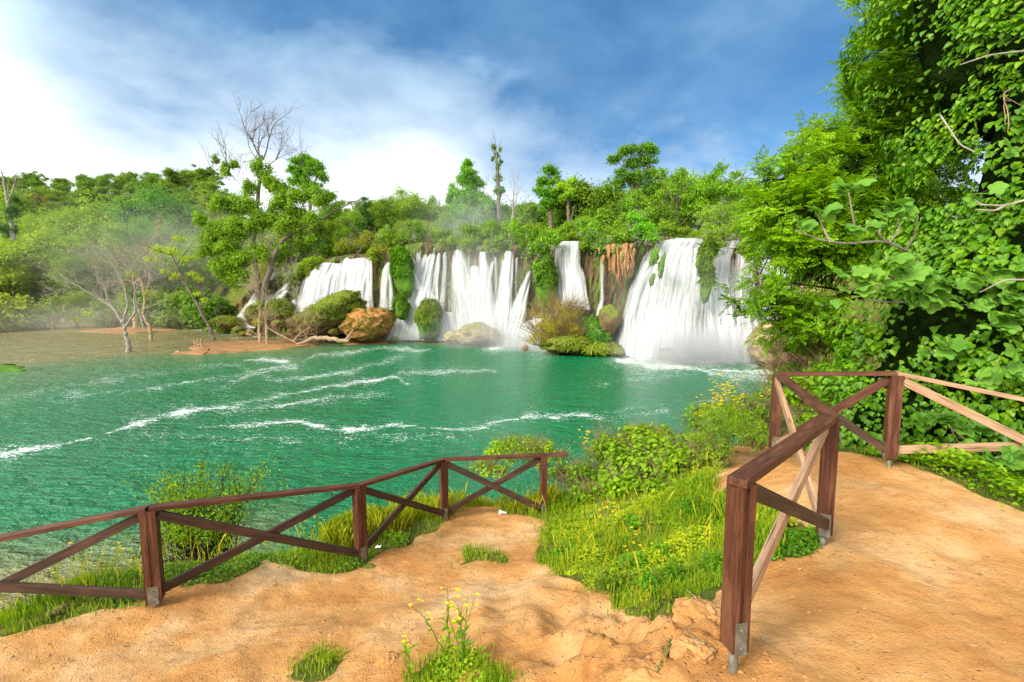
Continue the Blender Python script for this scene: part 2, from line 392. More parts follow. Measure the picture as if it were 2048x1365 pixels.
vs = S.view_settings; vs.view_transform = 'Standard'; vs.look = 'None'; vs.gamma = 1; vs.exposure = 0.88; vs.use_curve_mapping = False
cy = S.cycles; cy.max_bounces = 8; cy.transparent_max_bounces = 24; cy.diffuse_bounces = 3; cy.glossy_bounces = 3; cy.transmission_bounces = 4; cy.volume_bounces = 1
cy.use_denoising = True; cy.denoising_prefilter = 'NONE'; cy.use_adaptive_sampling = True; cy.adaptive_threshold = .02; cy.caustics_reflective = False; cy.caustics_refractive = False
# ---------------------------------------------------------------- terrain heights
CTRL = np.array([(1.31,2.66,5.97),(2.72,4.03,5.86),(3.53,6.34,5.84),(4.56,5.67,5.95),(7.27,4.96,5.40),(-6.69,4.53,4.2),(-3.82,4.88,4.66),(-2.04,6.21,4.36),(-1.16,7.94,4.10),(.54,8.02,4.15),
 (3,2,5.85),(5,2,5.8),(5,4,5.82),(3.5,5,5.88),(4.3,5,5.9),(2,2,5.86),(2.0,1.0,5.9),(1.55,2.0,5.84),(6.5,3,5.7),(1.0,1.6,5.75),(0,0,6.2),(-1,1,5.6),(0,1.8,5.5),
 (-.7,3.7,4.86),(.3,4.1,5.0),(1.0,3.5,5.35),(.55,3.2,5.35),(1.2,4.6,5.15),(1.4,5.4,4.85),(.5,6,4.45),(.9,5.2,4.72),(2.2,5.3,5.35),(2.6,6.3,5.2),(1.6,7.4,4.5),(2.3,7.8,4.45),(3.4,7.6,5.2),(4,8.5,4.9),(3.0,9,4.3),(5,9.6,4.7),
 (-4.3,4.1,4.72),(-2.6,5.3,4.52),(-.9,7,4.22),(.3,7.6,4.15),(-6,3.2,4.6),(-2,3.6,4.85),(-1.8,2.2,5.2),(-4,2,5.0),(-.4,5.4,4.55),(-8,4.2,4.1),
 (5.2,6.9,5.7),(6.5,7,5.6),(9,8,5.6),(8,4,5.5),(10,12,5.0),(8,13,4.4),(18,25,4),(20,40,4),(30,30,7),(-10,2,4.4),(-20,-5,5),(0,-10,7),(20,-5,6),(40,45,12)])
EDGE = np.array([(-400,-20),(-30,2.5),(-9,4.5),(-6.9,5.0),(-4.3,5.45),(-2.7,6.6),(-1.8,8.45),(.6,8.6),(2.0,9.0),(3.4,9.4),(5.0,10.3),(6.7,11.8),(9.4,15.5),(16,24.5),(27.5,43),(29.5,50),(31,54.5)], float)
LAND = list(map(tuple, EDGE)) + [(400, 60), (400, -90), (-400, -90)]
def near_h(x, y):
    w = 0; s = 0
    for cx_, cy_, cz_ in CTRL:
        d2 = (x - cx_) ** 2 + (y - cy_) ** 2; k = np.exp(-d2 / .9) + 2e-3 / (.3 + d2) ** 1.5; w = w + k; s = s + k * cz_
    return s / w
def edge_d(x, y):
    best = np.full(np.shape(x), 1e9)
    for a, b in zip(EDGE[:-1], EDGE[1:]):
        ab = b - a; t = np.clip(((x - a[0]) * ab[0] + (y - a[1]) * ab[1]) / (ab @ ab), 0, 1)
        best = np.minimum(best, np.hypot(x - a[0] - t * ab[0], y - a[1] - t * ab[1]))
    return np.where(inpoly(x, y, LAND), -best, best)
YS_P = [-1500, -400, 0, 250, 400, 440, 480, 600, 740, 800, 900, 1000, 1060, 1150, 1230, 1260, 1400, 1500, 1560, 1650, 1720, 1900, 2300]
YS_Y = [60, 104, 119, 119, 108, 98, 91, 84, 82, 81, 78, 73.6, 72, 68, 65, 61, 58, 56, 56, 56, 54, 44, 40]
def Ys(px): return np.interp(px, YS_P, YS_Y)
def far_h(x, y):
    yy_ = np.maximum(y, 1.0); px = 1024 + F * x / yy_ * 1.0; px = np.clip(px, -3000, 4000); d = y - Ys(px)
    wc = sst(430, 520, px)
    cl = -2.5 + 17.1 * sst(3.2, 5.2, d) + np.clip(d - 40, 0, 90) * .16
    cap = np.interp(px, [-500, 0, 400, 560, 900, 1100], [60, 56, 53, 48, 38, 30])
    lf = np.where(d < 0, -2.0 + .0 * d, -.8 + 2.0 * sst(0, 6, d) + .12 * np.clip(d - 4, 0, 16) + .55 * np.clip(d - 20, 0, 200))
    lf = np.minimum(lf, cap + .05 * (d - 100)); lf = np.where(d < 0, np.maximum(-2.2, -.8 + .05 * d), lf)
    h = lf * (1 - wc) + cl * wc
    return np.where(y < 20, -3, h)
def height(x, y, detail=True):
    x = np.asarray(x, float); y = np.asarray(y, float)
    d = edge_d(x, y)
    nh = near_h(x, y)
    drop = np.interp(d, [-1, 0, .45, 1.2, 3, 6, 9, 14, 25, 60], [0, .03, .30, 1.15, 2.7, 4.35, 5.4, 6.6, 8, 9])
    drop = drop * (1 + 1.6 * sst(12, 20, y) * (d > 0))
    h = nh - drop
    if detail:
        P = np.stack([x, y, 0 * x], -1); nearw = 1 - sst(14, 22, np.hypot(x, y))
        h = h + nearw * (.05 * fbm(P * .9, 4, 3) + .012 * fbm(P * 5, 3, 9))
        # eroded lumps round the foot of the near post and the middle step
        pz = 1 - np.exp(-((x - 1.31) ** 2 + (y - 2.66) ** 2) / .05)
        e = np.exp(-(((x - .75) / .75) ** 2 + ((y - 3.2) / .8) ** 2)) + .8 * np.exp(-(((x - 1.25) / .35) ** 2 + ((y - 3.3) / .6) ** 2))
        rid = 1 - np.abs(fbm(P * 2.4, 4, 21)) * 2.2
        h = h + nearw * e * pz * (.22 * (rid - .35) + .08 * fbm(P * 9, 3, 33))
        rg2 = 1 - np.abs(fbm(P * 1.9, 3, 61)) * 3; h = h + nearw * (.022 * np.clip(rg2, -.5, 1) + .007 * fbm(P * 13, 2, 63))
        e2 = np.exp(-(((x - .2) / 1.4) ** 2 + ((y - 4.6) / 1.0) ** 2)); h = h + e2 * .09 * (1 - np.abs(fbm(P * 1.5, 3, 5)) * 3)
    return np.maximum(np.maximum(h, -3), far_h(x, y))

SOIL = [(-600,1400),(-300,1330),(0,1275),(130,1243),(240,1215),(330,1190),(450,1165),(540,1130),(640,1152),(720,1135),(800,1092),(880,1052),(900,1020),(940,1000),(1005,1003),(1015,1030),(1075,1036),(1115,1048),(1090,1090),(1070,1130),(1130,1158),(1240,1182),(1235,1212),(1330,1228),(1380,1195),(1445,1180),(1500,1150),(1560,1120),(1635,1112),(1650,1085),(1575,1050),(1530,1010),(1440,1010),(1400,965),(1450,905),(1545,885),(1700,906),(1780,916),(1830,940),(1900,968),(2048,1028),(2400,1150),(2400,1700),(-600,1700)]
HOLES = [[(560,1365),(575,1330),(660,1305),(700,1325),(650,1365)],[(830,1400),(830,1345),(880,1310),(940,1305),(980,1335),(1020,1370),(1010,1400)],[(1500,1120),(1500,1075),(1570,1050),(1640,1080),(1620,1110),(1560,1125)],
         [(925,1135),(935,1112),(1000,1105),(1010,1130)],[(1250,1230),(1330,1200),(1420,1190),(1400,1230),(1300,1250)]]
def soilmask(P, jit=0):
    px, py = proj(P); q_ = np.stack([P[:, 0], P[:, 1], 0 * P[:, 0]], -1); px = px + 30 * fbm(q_ * 2.3, 4, 71); py = py + 20 * fbm(q_ * 2.3, 4, 73)
    if jit:
        r_ = np.random.default_rng(len(P)); px = px + r_.normal(size=len(P)) * jit; py = py + r_.normal(size=len(P)) * jit * .6
    m = inpoly(px, py, SOIL)
    for h_ in HOLES: m &= ~inpoly(px, py, h_)
    x, y = P[:, 0], P[:, 1]
    m &= (edge_d(x, y) < .15) & (y > -1)
    m |= (y < 1.6) & (edge_d(x, y) < -.3)
    return m
def axis(a, b, step, lo, hi, g=1.045):
    v = list(np.arange(a, b, step)); s = step; t = a; L = []
    while t > lo: s *= g; t -= s; L.append(t)
    s = step; t = v[-1]; U = []
    while t < hi: s *= g; t += s; U.append(t)
    return np.array(L[::-1] + v + U)
xs = axis(-6.5, 6.0, .036, -700, 700, 1.05); ys = axis(2.2, 9.4, .036, -60, 900, 1.05)
X, Y = np.meshgrid(xs, ys); Z = height(X.ravel(), Y.ravel())
# a little horizon roll for the far hills
P = np.stack([X.ravel(), Y.ravel(), Z], -1)
far = sst(90, 160, P[:, 1]); P[:, 2] += far * 4 * fbm(P * .012, 3, 8)
g = G(); g.grid(P.reshape(len(ys), len(xs), 3)[:, ::1]); me = g.mesh('ground', M['ground'], True)
sm = soilmask(P).astype(np.float32).reshape(len(ys), len(xs))
for _ in range(2):
    sm[1:-1, 1:-1] = (sm[1:-1, 1:-1] * 2 + sm[:-2, 1:-1] + sm[2:, 1:-1] + sm[1:-1, :-2] + sm[1:-1, 2:]) / 6
a_ = me.attributes.new('soil', 'FLOAT', 'POINT'); a_.data.foreach_set('value', sm.ravel())
tag(obj('ground', me), kind='structure')
def gz(x, y): return height(np.atleast_1d(float(x)), np.atleast_1d(float(y)))[0]
def hit(px, py, y0=1.5, y1=14):
    Yv = np.arange(y0, y1, .03); a, b, c = ray(px, py)
    hz = height(a / b * Yv, Yv); rz = EYE + c / b * Yv; k = np.argmax(rz < hz)
    return np.array([a / b * Yv[k], Yv[k], hz[k]])

# ---------------------------------------------------------------- water
xw = np.concatenate([np.arange(-330, -62, 6), np.arange(-62, 34, .30), np.arange(34, 120, 5)]); yw = np.concatenate([np.arange(-70, 6, 4), np.arange(6, 36, .22), np.arange(36, 82, .36), np.arange(82, 140, 2)])
X, Y = np.meshgrid(xw, yw); P = np.stack([X.ravel(), Y.ravel(), np.zeros(X.size)], -1)
g = G(); g.grid(P.reshape(len(yw), len(xw), 3)); me = g.mesh('lake', M['water'], True)
d = edge_d(P[:, 0], P[:, 1]); pxw = 1024 + F * P[:, 0] / np.maximum(P[:, 1], 1); ds = Ys(pxw) - P[:, 1]
sh = (1 - sst(7.0, 13.5, d)) * sst(-6.5, -9.5, P[:, 0])
wl = 1 - sst(300, 720, pxw)
Yb = np.interp(pxw, [-400, 0, 250, 345, 400, 450, 640, 700, 800, 900, 960], [48, 51, 61, 64, 71, 73, 73, 77, 76, 76, 95]); sh = np.maximum(sh, .40 * sst(-26, 0, P[:, 1] - Yb) * (1 - sst(620, 800, pxw)) + .60 * sst(-5, 5, P[:, 1] - Yb))
sh = np.maximum(sh, (1 - sst(2, 9, ds)) * .75 * (pxw < 1000))
sh = np.where(P[:, 1] < 2, np.maximum(sh, .0), sh)
a_ = me.attributes.new('shallow', 'FLOAT', 'POINT'); a_.data.foreach_set('value', sh.astype(np.float32))
tag(obj('water', me), kind='structure')

C = [([(-60,915),(60,900),(130,886),(210,868),(270,850),(350,826),(420,818)], 4200, 5, .55, .012),
     ([(400,820),(470,812),(560,790),(660,773),(800,748),(900,742),(990,742)], 1900, 5, .42, .012),
     ([(390,856),(500,850),(590,844),(640,854),(700,861),(790,850),(870,860),(930,860),(1000,845),(1060,833),(1140,829),(1210,838)], 5200, 4, .40, .012),
     ([(560,846),(600,842),(640,852)], 900, 4, .4, .013), ([(690,860),(745,856)], 700, 2.5, .4, .013), ([(900,862),(950,860)], 500, 2, .4, .013), ([(1040,838),(1160,830)], 900, 3, .4, .013),
     ([(1190,832),(1250,820),(1310,808)], 500, 3, .4, .012), ([(1380,806),(1450,802),(1520,800)], 350, 3, .35, .012),
     ([(690,768),(745,762),(790,754),(815,768)], 1300, 4, .42, .013), ([(880,750),(930,746),(990,742)], 300, 2, .42, .012),
     ([(440,775),(520,742),(640,712),(760,697),(860,700)], 1300, 5, .45, .012), ([(0,800),(150,770),(330,745),(480,730)], 500, 9, .4, .012),
     ([(1220,840),(1330,820)], 300, 6, .35, .012), ([(1200,770),(1350,750)], 300, 6, .4, .012), ([(300,870),(560,880),(900,870)], 250, 14, .25, .012), ([(470,640+95),(560,760),(700,745),(800,715)], 900, 6, .4, .01), ([(150,790),(320,775),(470,752),(580,735)], 700, 8, .4, .01), ([(420,830),(520,815),(640,800),(760,790)], 900, 6, .4, .01)]

C2 = C + [([(492,720),(530,717),(572,722)], 2600, 4, .55, 0)] + [([(985,694),(1030,698),(1085,700)], 9000, 6, .8, .014), ([(1225,712),(1300,716),(1400,722),(1530,730)], 16000, 7, .8, .014), ([(1240,722),(1400,738),(1540,748)], 3000, 9, .7, .012),
       ([(400,657),(470,668),(560,676),(660,678)], 5000, 3, .7, .014), ([(780,680),(850,682),(920,682),(990,688)], 6000, 3, .8, .014), ([(1400,745),(1530,758)], 900, 9, .5, .012)]
fo = np.zeros(len(P)); wpx, wpy = proj(P); okp = (P[:, 1] > 8)
for pts, cnt, spread, size, z in C2:
    pts = np.array(pts, float); seg = np.hypot(*(pts[1:] - pts[:-1]).T); L_ = seg.sum(); best = np.full(len(P), 1e9); tt = np.zeros(len(P)); acc = 0
    for a, b, l_ in zip(pts[:-1], pts[1:], seg):
        ab = b - a; t = np.clip(((wpx - a[0]) * ab[0] + (wpy - a[1]) * ab[1]) / (ab @ ab), 0, 1); wob = 2.6 * vn(np.stack([(acc + t * l_) / 34, 0 * t, 0 * t + cnt], -1), 8) + 2 * vn(np.stack([(acc + t * l_) / 11, 0 * t, 0 * t + cnt], -1), 9)
        dd = np.hypot((wpx - a[0] - t * ab[0]) * .5, wpy - a[1] - t * ab[1] + wob); k = dd < best; best = np.where(k, dd, best); tt = np.where(k, acc + t * l_, tt); acc += l_
    str_ = min(1.0, .5 + cnt / L_ / 22) * (.8 if cnt < 600 else 1) * np.clip(.92 + .25 * vn(np.stack([tt / 55, 0 * tt, 0 * tt + cnt * .37], -1), 12), .3, 1.1)
    sp_ = spread * np.clip(.8 + .8 * vn(np.stack([tt / 40, 0 * tt, 0 * tt + cnt * .11], -1), 14), .3, 1.8) * 1.25
    fo = np.maximum(fo, okp * str_ * np.exp(-(best / sp_) ** 2)); fo = np.maximum(fo, okp * .55 * str_ * np.exp(-(best / (sp_ * 2.8)) ** 2))
a_ = me.attributes.new('foam', 'FLOAT', 'POINT'); a_.data.foreach_set('value', fo.astype(np.float32))
# ---------------------------------------------------------------- fences
def box_mesh(name, l, w, t, mat_, bev=.004, warp=0.0):
    bm = bmesh.new(); bmesh.ops.create_cube(bm, size=1)
    for v in bm.verts: v.co = Vector((v.co.x * l, v.co.y * w, v.co.z * t))
    bmesh.ops.bevel(bm, geom=bm.edges[:], offset=min(bev, t * .2), segments=2, profile=.6, affect='EDGES')
    me = bpy.data.meshes.new(name); bm.to_mesh(me); bm.free(); me.materials.append(mat_); return me
WM = {}
def place(o, mw, parent=None):
    WM[o] = mw
    if parent: o.parent = parent; o.matrix_basis = WM[parent].inverted() @ mw
    else: o.matrix_basis = mw
def frame(p, xd, zd):
    x = Vector(xd).normalized(); y = Vector(zd).cross(x).normalized(); z = x.cross(y)
    m = Matrix((x, y, z)).transposed().to_4x4(); m.translation = Vector(p); return m
def board(name, p0, p1, w, t, m, root, up=(0, 0, 1), lab=None):
    p0 = Vector(p0); p1 = Vector(p1); me = box_mesh(name, (p1 - p0).length, w, t, M[m])
    o = link(bpy.data.objects.new(name, me)); place(o, frame((p0 + p1) / 2, p1 - p0, up), root)
    if lab: o['label'] = lab
    return o
def fpost(root, base, yaw, sz, h, plate_side, mat1='wood', mat2='wood_dark'):
    # two planks with a recessed core between, on a steel shoe and a pipe
    x, y, z = base; m0 = Matrix.Translation((x, y, z)) @ Matrix.Rotation(yaw, 4, 'Z')
    b = []
    bm = bmesh.new(); lift = .0
    for s, wy, th in ((-1, sz, sz * .38), (1, sz, sz * .38), (0, sz * .86, sz * .235)):
        r = bmesh.ops.create_cube(bm, size=1)
        vs = r['verts']
        for v in vs: v.co = Vector((v.co.z * h + h / 2 + lift, v.co.y * wy, v.co.x * th + s * (sz * .31)))
        ed = list({e for v in vs for e in v.link_edges})
        bmesh.ops.bevel(bm, geom=ed, offset=.004, segments=2, profile=.6, affect='EDGES')
    me = bpy.data.meshes.new('post'); bm.to_mesh(me); bm.free(); me.materials.append(M[mat1])
    for v in me.vertices: pass
    o = link(bpy.data.objects.new('post', me))
    # local x is the grain direction -> stand it up
    place(o, m0 @ Matrix(((0, 0, -1, 0), (0, 1, 0, 0), (1, 0, 0, 0), (0, 0, 0, 1))), root)
    # steel plate with two bolts
    ca = plate_side; pl = bmesh.new(); W_, H_ = sz * .72, .20
    bmesh.ops.create_cube(pl, size=1)
    for v in pl.verts: v.co = Vector((v.co.x * .006, v.co.y * W_, v.co.z * H_))
    bmesh.ops.bevel(pl, geom=pl.edges[:], offset=.0015, segments=1, affect='EDGES')
    for zz_ in (-.055, .055):
        r = bmesh.ops.create_cone(pl, cap_ends=True, segments=10, radius1=.011, radius2=.008, depth=.008, matrix=Matrix.Translation((.006, 0, zz_)) @ Matrix.Rotation(math.pi / 2, 4, 'Y'))
        r = bmesh.ops.create_cone(pl, cap_ends=True, segments=6, radius1=.006, radius2=.006, depth=.008, matrix=Matrix.Translation((.012, 0, zz_)) @ Matrix.Rotation(math.pi / 2, 4, 'Y'))
    me = bpy.data.meshes.new('bracket'); pl.to_mesh(me); pl.free(); me.materials.append(M['steel'])
    bo = link(bpy.data.objects.new('bracket', me))
    place(bo, m0 @ Matrix.Rotation(ca, 4, 'Z') @ Matrix.Translation((sz / 2 + .004, 0, .085)), o)
    bm = bmesh.new(); bmesh.ops.create_cone(bm, cap_ends=True, segments=20, radius1=.026, radius2=.026, depth=.30)
    me = bpy.data.meshes.new('pipe_foot'); bm.to_mesh(me); bm.free(); me.materials.append(M['steel'])
    for p in me.polygons: p.use_smooth = True
    po = link(bpy.data.objects.new('pipe_foot', me)); place(po, m0 @ Matrix.Translation((0, 0, -.13)), o)
    return o
def fence(name, label, posts, rails_over, mats, yaws, plates, sz, top=1.0, skip=()):
    root = link(bpy.data.objects.new(name, None)); root.empty_display_size = .2
    place(root, Matrix.Translation(posts[0])); tag(root, label, 'fence')
    P_ = [Vector(p) for p in posts]
    for p, yw, pl, s_ in zip(P_, yaws, plates, sz): fpost(root, p, yw, s_, top, pl)
    ext0, ext1 = rails_over
    for i in range(len(P_) - 1):
        a = P_[i] + Vector((0, 0, top + .0235)); b = P_[i + 1] + Vector((0, 0, top + .0235)); d = (b - a).normalized()
        a2 = a - d * (ext0 if i == 0 else -.002); b2 = b + d * (ext1 if i == len(P_) - 2 else -.002)
        rm, d1, d2 = mats[i]
        board('top_rail', a2, b2, .112, .046, rm, root)
        s_ = sz[i] * .5
        side = Vector((d.y, -d.x, 0)).normalized()
        lo = .10; hi = top - .05; q = d.copy()
        board('brace', P_[i] + d * s_ * 1.05 + Vector((0, 0, hi)) + side * .026, P_[i + 1] - d * s_ * 1.05 + Vector((0, 0, lo)) + side * .026, .045, .095, d1, root)
        board('brace', P_[i] + d * s_ * 1.05 + Vector((0, 0, lo)) - side * .024, P_[i + 1] - d * s_ * 1.05 + Vector((0, 0, hi)) - side * .024, .045, .095, d2, root)
    return root
def ang(a, b): return math.atan2(b[1] - a[1], b[0] - a[0])
FR = [(1.31,2.66,5.92),(2.72,4.03,5.92),(3.53,6.34,5.90),(4.56,5.67,6.02),(7.27,4.96,5.47)]
FL = [(-6.69,4.53,4.23),(-3.82,4.88,4.72),(-2.04,6.21,4.42),(-1.16,7.94,4.16),(.54,8.02,4.21)]
HP = math.pi / 2
fence('wooden_fence', 'reddish brown crossbar fence beside the upper sandy path with a big near post', FR, (.075, .3),
      [('wood', 'wood_dark', 'wood_pale'), ('wood', 'wood_pale', 'wood_pale'), ('wood', 'wood_dark', 'wood'), ('wood_pale', 'wood_pale', 'wood_pale')],
      [math.radians(13), math.radians(60), math.radians(75), math.radians(-20), math.radians(-10)], [-HP, math.pi, math.pi, math.pi + .0, -HP], [.108, .118, .112, .118, .12])
fence('wooden_fence', 'dark brown crossbar fence on the lower terrace edge above the green water', FL, (.3, .42),
      [('wood', 'wood_dark', 'wood_dark')] * 4,
      [math.radians(10), math.radians(22), math.radians(50), math.radians(28), math.radians(5)], [-HP] * 5, [.142, .138, .125, .115, .11])
# ---------------------------------------------------------------- tufa cliff, waterfalls, rocks
TOPZ = 14.4
def cliffY(px, z):  # depth of the rock face
    t = np.clip(z / TOPZ, 0, 1); return Ys(px) + .6 + 3.2 * t ** .8
TOP_P = [430, 480, 520, 560, 600, 640, 700, 760, 800, 850, 1000, 1100, 1150, 1250, 1300, 1400, 1500, 1600, 1900]
TOP_Y = [640, 610, 570, 560, 545, 524, 512, 505, 494, 488, 490, 492, 482, 486, 474, 474, 478, 482, 440]
def topz(px):
    y = np.interp(px, TOP_P, TOP_Y); Yd = Ys(px) + 3.6
    return np.array([at(a, b, c)[2] for a, b, c in zip(np.atleast_1d(px), np.atleast_1d(y), np.atleast_1d(Yd))])
pxs = np.arange(446, 2050, 1.6); nr = 70
tz = topz(pxs); t = np.linspace(0, 1, nr); g = G(); V = np.zeros((nr + 14, len(pxs), 3))
for i in range(nr + 14):
    tt = min(i / (nr - 1), 1.0); z = -1.2 + (tz + 1.2) * tt; Yc = Ys(pxs) + .6 + 3.2 * np.clip(z / tz, 0, 1) ** .8
    if i >= nr: Yc = Yc + (i - nr + 1) * .9; z = z + .25 * np.sin((i - nr + 1) * .5)
    V[i, :, 0] = (pxs - 1024) / F * Yc; V[i, :, 1] = Yc; V[i, :, 2] = z
P = V.reshape(-1, 3).copy(); q = P * [.42, .42, .07]; q2 = P * [1.3, 1.3, .25]
ribs = 1 - np.abs(fbm(q, 4, 41)) * 2.4; lump = fbm(P * .35, 4, 43); fin = 1 - np.abs(fbm(q2, 3, 47)) * 2.4
ov = np.interp((P[:, 2] / np.repeat(tz[None], nr + 14, 0).ravel()), [0, .15, .5, .8, .95, 1.0], [-.9, -.3, .5, .1, -.7, -.2])
offs = ribs * .9 + lump * 1.0 + fin * .35 + ov * -1.0
P[:, 1] -= offs; P[:, 2] += .35 * lump
g.grid(P.reshape(nr + 14, len(pxs), 3)); tag(obj('cliff', g.mesh('cliff', M['cliff'], True)), kind='structure')

def ribbon(rows, k=0, bulge=.35, segs=26, off=1.3, seed=0):
    """rows: (px, py, width px[, cover]) from top to bottom -> sheet of water hanging in front of the rock face"""
    r = np.array([(a if len(a) == 4 else (*a, .55)) for a in rows], float); n = max(int(abs(r[-1, 1] - r[0, 1]) / 3.0) + 8, 14)
    L = np.concatenate([[0], np.cumsum(np.hypot(np.diff(r[:, 0]), np.diff(r[:, 1])))]); t = np.linspace(0, L[-1], n)
    cx_ = np.interp(t, L, r[:, 0]); cy_ = np.interp(t, L, r[:, 1]); wd = np.interp(t, L, r[:, 2]) * 1.13; cv = np.interp(t, L, r[:, 3])
    u = np.linspace(-1, 1, segs); V = np.zeros((n, segs, 3)); UV = np.zeros((n, segs, 2)); CV = np.zeros((n, segs))
    dx = np.gradient(cx_); dy = np.gradient(cy_); dl = np.hypot(dx, dy) + 1e-6; sl = np.abs(dx) / dl
    for i in range(n):
        px_ = cx_[i] + u * wd[i] * .5 * (1 - .0 * sl[i]); py_ = cy_[i] + u * wd[i] * .5 * (-.0) + (np.abs(u) ** 2) * 0
        if sl[i] > .6: py_ = cy_[i] + u * wd[i] * .35; px_ = cx_[i] + 0 * u
        A = (px_ - 1024) / F; B = (CY - py_) / F; bb = CP + B * SP; cc = -SP + B * CP
        Yc = Ys(px_) + 2.0
        for _ in range(3):
            z = EYE + cc / bb * Yc; zz_ = np.clip(z / 14.5, 0, 1); Yc = Ys(px_) + .6 + 3.2 * zz_ ** .8 - off - .8 * (1 - zz_)
        Yc = Yc - bulge * (1 - u ** 2) - .3 * vn(np.stack([u * wd[i] * .12, 0 * u + t[i] * .02, 0 * u + seed + k * 3.1], -1), 7)
        if i < 3: Yc = Yc + (3 - i) * .5
        V[i, :, 0] = A / bb * Yc; V[i, :, 1] = Yc; V[i, :, 2] = np.maximum(EYE + cc / bb * Yc, .03)
        UV[i, :, 0] = u * wd[i] * .5 * Yc / F + seed * 3.7 + k * 1.3; UV[i, :, 1] = t[i] * Yc / F
        CV[i] = cv[i] * (1 - .42 * np.abs(u) ** 2.2) - .25 * (np.abs(u) > .97)
    return V, UV, CV
def waterfall(label, parts, layers=2, off=1.3, seed=0):
    g = G(); UVs = []; CVs = []
    for pi, rows in enumerate(parts):
        for k in range(layers):
            rr = [(a[0] + k * 1.2, a[1], a[2] * (1 - .12 * k), (a[3] if len(a) > 3 else .55) - .04 * k) for a in rows]
            V, UV, CV = ribbon(rr, k, off=off + .28 * k, seed=seed + pi * 1.7, segs=14 if max(a[2] for a in rows) < 30 else 30); g.grid(V); UVs.append(UV.reshape(-1, 2)); CVs.append(CV.ravel())
    me = g.mesh('waterfall', M['fall'], True); UV = np.concatenate(UVs); CV = np.concatenate(CVs)
    a_ = me.attributes.new('cover', 'FLOAT', 'POINT'); a_.data.foreach_set('value', CV.astype(np.float32))
    ul = me.uv_layers.new(name='UVMap'); li = np.zeros(len(me.loops), np.int32); me.loops.foreach_get('vertex_index', li); ul.data.foreach_set('uv', UV[li].astype(np.float32).ravel())
    return tag(obj('waterfall', me), label, 'waterfall', 'waterfalls pouring over the tufa cliff')
waterfall('broad white fall left of the others, sliding down behind the mossy slab boulder', [[(662,521,34,.7),(655,535,56,.72),(645,560,72,.72),(638,600,82,.72),(628,640,92,.72),(640,662,60,.6)]], seed=1)
waterfall('white fall with a ragged driftwood clump on its lip, behind the orange boulder', [[(712,513,46,.7),(708,535,62,.7),(700,580,70,.68),(700,630,80,.7),(705,668,80,.7)], [(738,515,14,.58),(738,560,15,.55),(738,620,20,.52)]], seed=2)
waterfall('small low cascade at the far left foot of the cliff splitting over a mossy mound', [[(548,545,18,.6),(538,560,14,.6)],[(578,572,30,.6),(562,590,40,.6),(548,605,50,.58),(545,640,62,.52)],[(522,578,18,.66),(510,605,26,.68),(490,632,34,.7),(484,657,52,.72)],[(588,600,10,.5),(590,625,12,.5)]], seed=3)
waterfall('slender double strand falling beside a bright green moss curtain', [[(782,520,14,.5),(772,540,14,.55),(768,570,16,.55),(766,620,22,.5)], [(776,530,8,.5),(780,570,10,.52),(782,620,16,.5)]], seed=4)
waterfall('forked Y-shaped fall that joins midway and fans out round a green mound', [[(812,505,14,.6),(818,525,26,.62),(824,550,30,.6),(835,580,36,.62)], [(866,489,26,.62),(858,510,30,.62),(852,540,30,.6),(842,580,44,.68),(834,615,56,.72),(822,650,64,.72),(812,681,78,.68)], [(856,585,18,.6),(872,603,26,.6),(890,625,40,.6),(896,655,50,.58),(892,682,60,.56)], [(800,500,30,.42),(795,515,20,.44)], [(840,495,22,.5),(838,520,16,.5),(828,560,12,.45)], [(858,520,30,.42),(856,560,30,.42),(852,590,24,.42)]], seed=5)
waterfall('thin white thread just right of the forked fall', [[(878,500,7,.62),(875,530,10,.6),(870,570,11,.55),(870,602,16,.5)]], seed=6)
waterfall('thin broken thread second right of the forked fall', [[(897,490,9,.56),(890,510,9,.55),(888,560,12,.5),(884,605,14,.45)]], seed=7)
waterfall('long veil of fine streaks widening downward over brown tufa', [[(914,494,20,.6),(915,520,22,.6),(921,560,34,.55),(928,600,44,.52),(934,650,56,.54),(936,686,66,.56)], [(920,500,14,.5),(936,550,12,.46),(944,590,14,.46)]], seed=8)
waterfall('white fall narrow at its lip and bursting into a wide misty fan', [[(962,497,18,.62),(966,520,14,.66),(968,545,26,.66),(960,575,46,.68),(958,610,62,.68),(956,650,78,.68),(962,690,96,.66)], [(948,530,18,.55),(950,560,26,.6),(948,620,44,.6)]], seed=9)
waterfall('two faint dribbles between the misty fan and the tall straight fall', [[(985,522,8,.5),(978,560,10,.48),(980,620,22,.42)], [(990,510,6,.48),(992,560,7,.45),(994,620,12,.4)]], seed=10)
waterfall('tall straight white column fall right of the misty fan', [[(1017,496,20,.66),(1014,530,24,.68),(1010,580,28,.68),(1006,630,34,.68),(1005,696,54,.66)], [(1034,510,6,.45),(1032,560,8,.42),(1034,600,8,.4)]], seed=11)
waterfall('slanting white fall pointed at its top beside the green tufa pillar', [[(1060,541,5,.6),(1053,562,13,.64),(1045,590,22,.66),(1034,630,34,.66),(1022,670,50,.66),(1020,700,74,.62)]], seed=12)
waterfall('strong single fall behind the bushy island, running away left over rock', [[(1138,483,38,.66),(1137,500,48,.62),(1136,530,50,.62),(1139,555,58,.7),(1142,590,60,.72),(1146,620,66,.7)], [(1148,612,34,.7),(1118,622,36,.7),(1090,634,36,.7),(1066,650,40,.7)], [(1066,640,36,.66),(1058,660,50,.66),(1058,685,80,.66),(1056,702,96,.66)]], seed=13, layers=3)
waterfall('thin trickle down brown rock beside the orange hanging tufa', [[(1203,512,6,.42),(1204,545,9,.5),(1204,600,9,.46),(1200,616,12,.58),(1194,632,7,.58)]], seed=14)
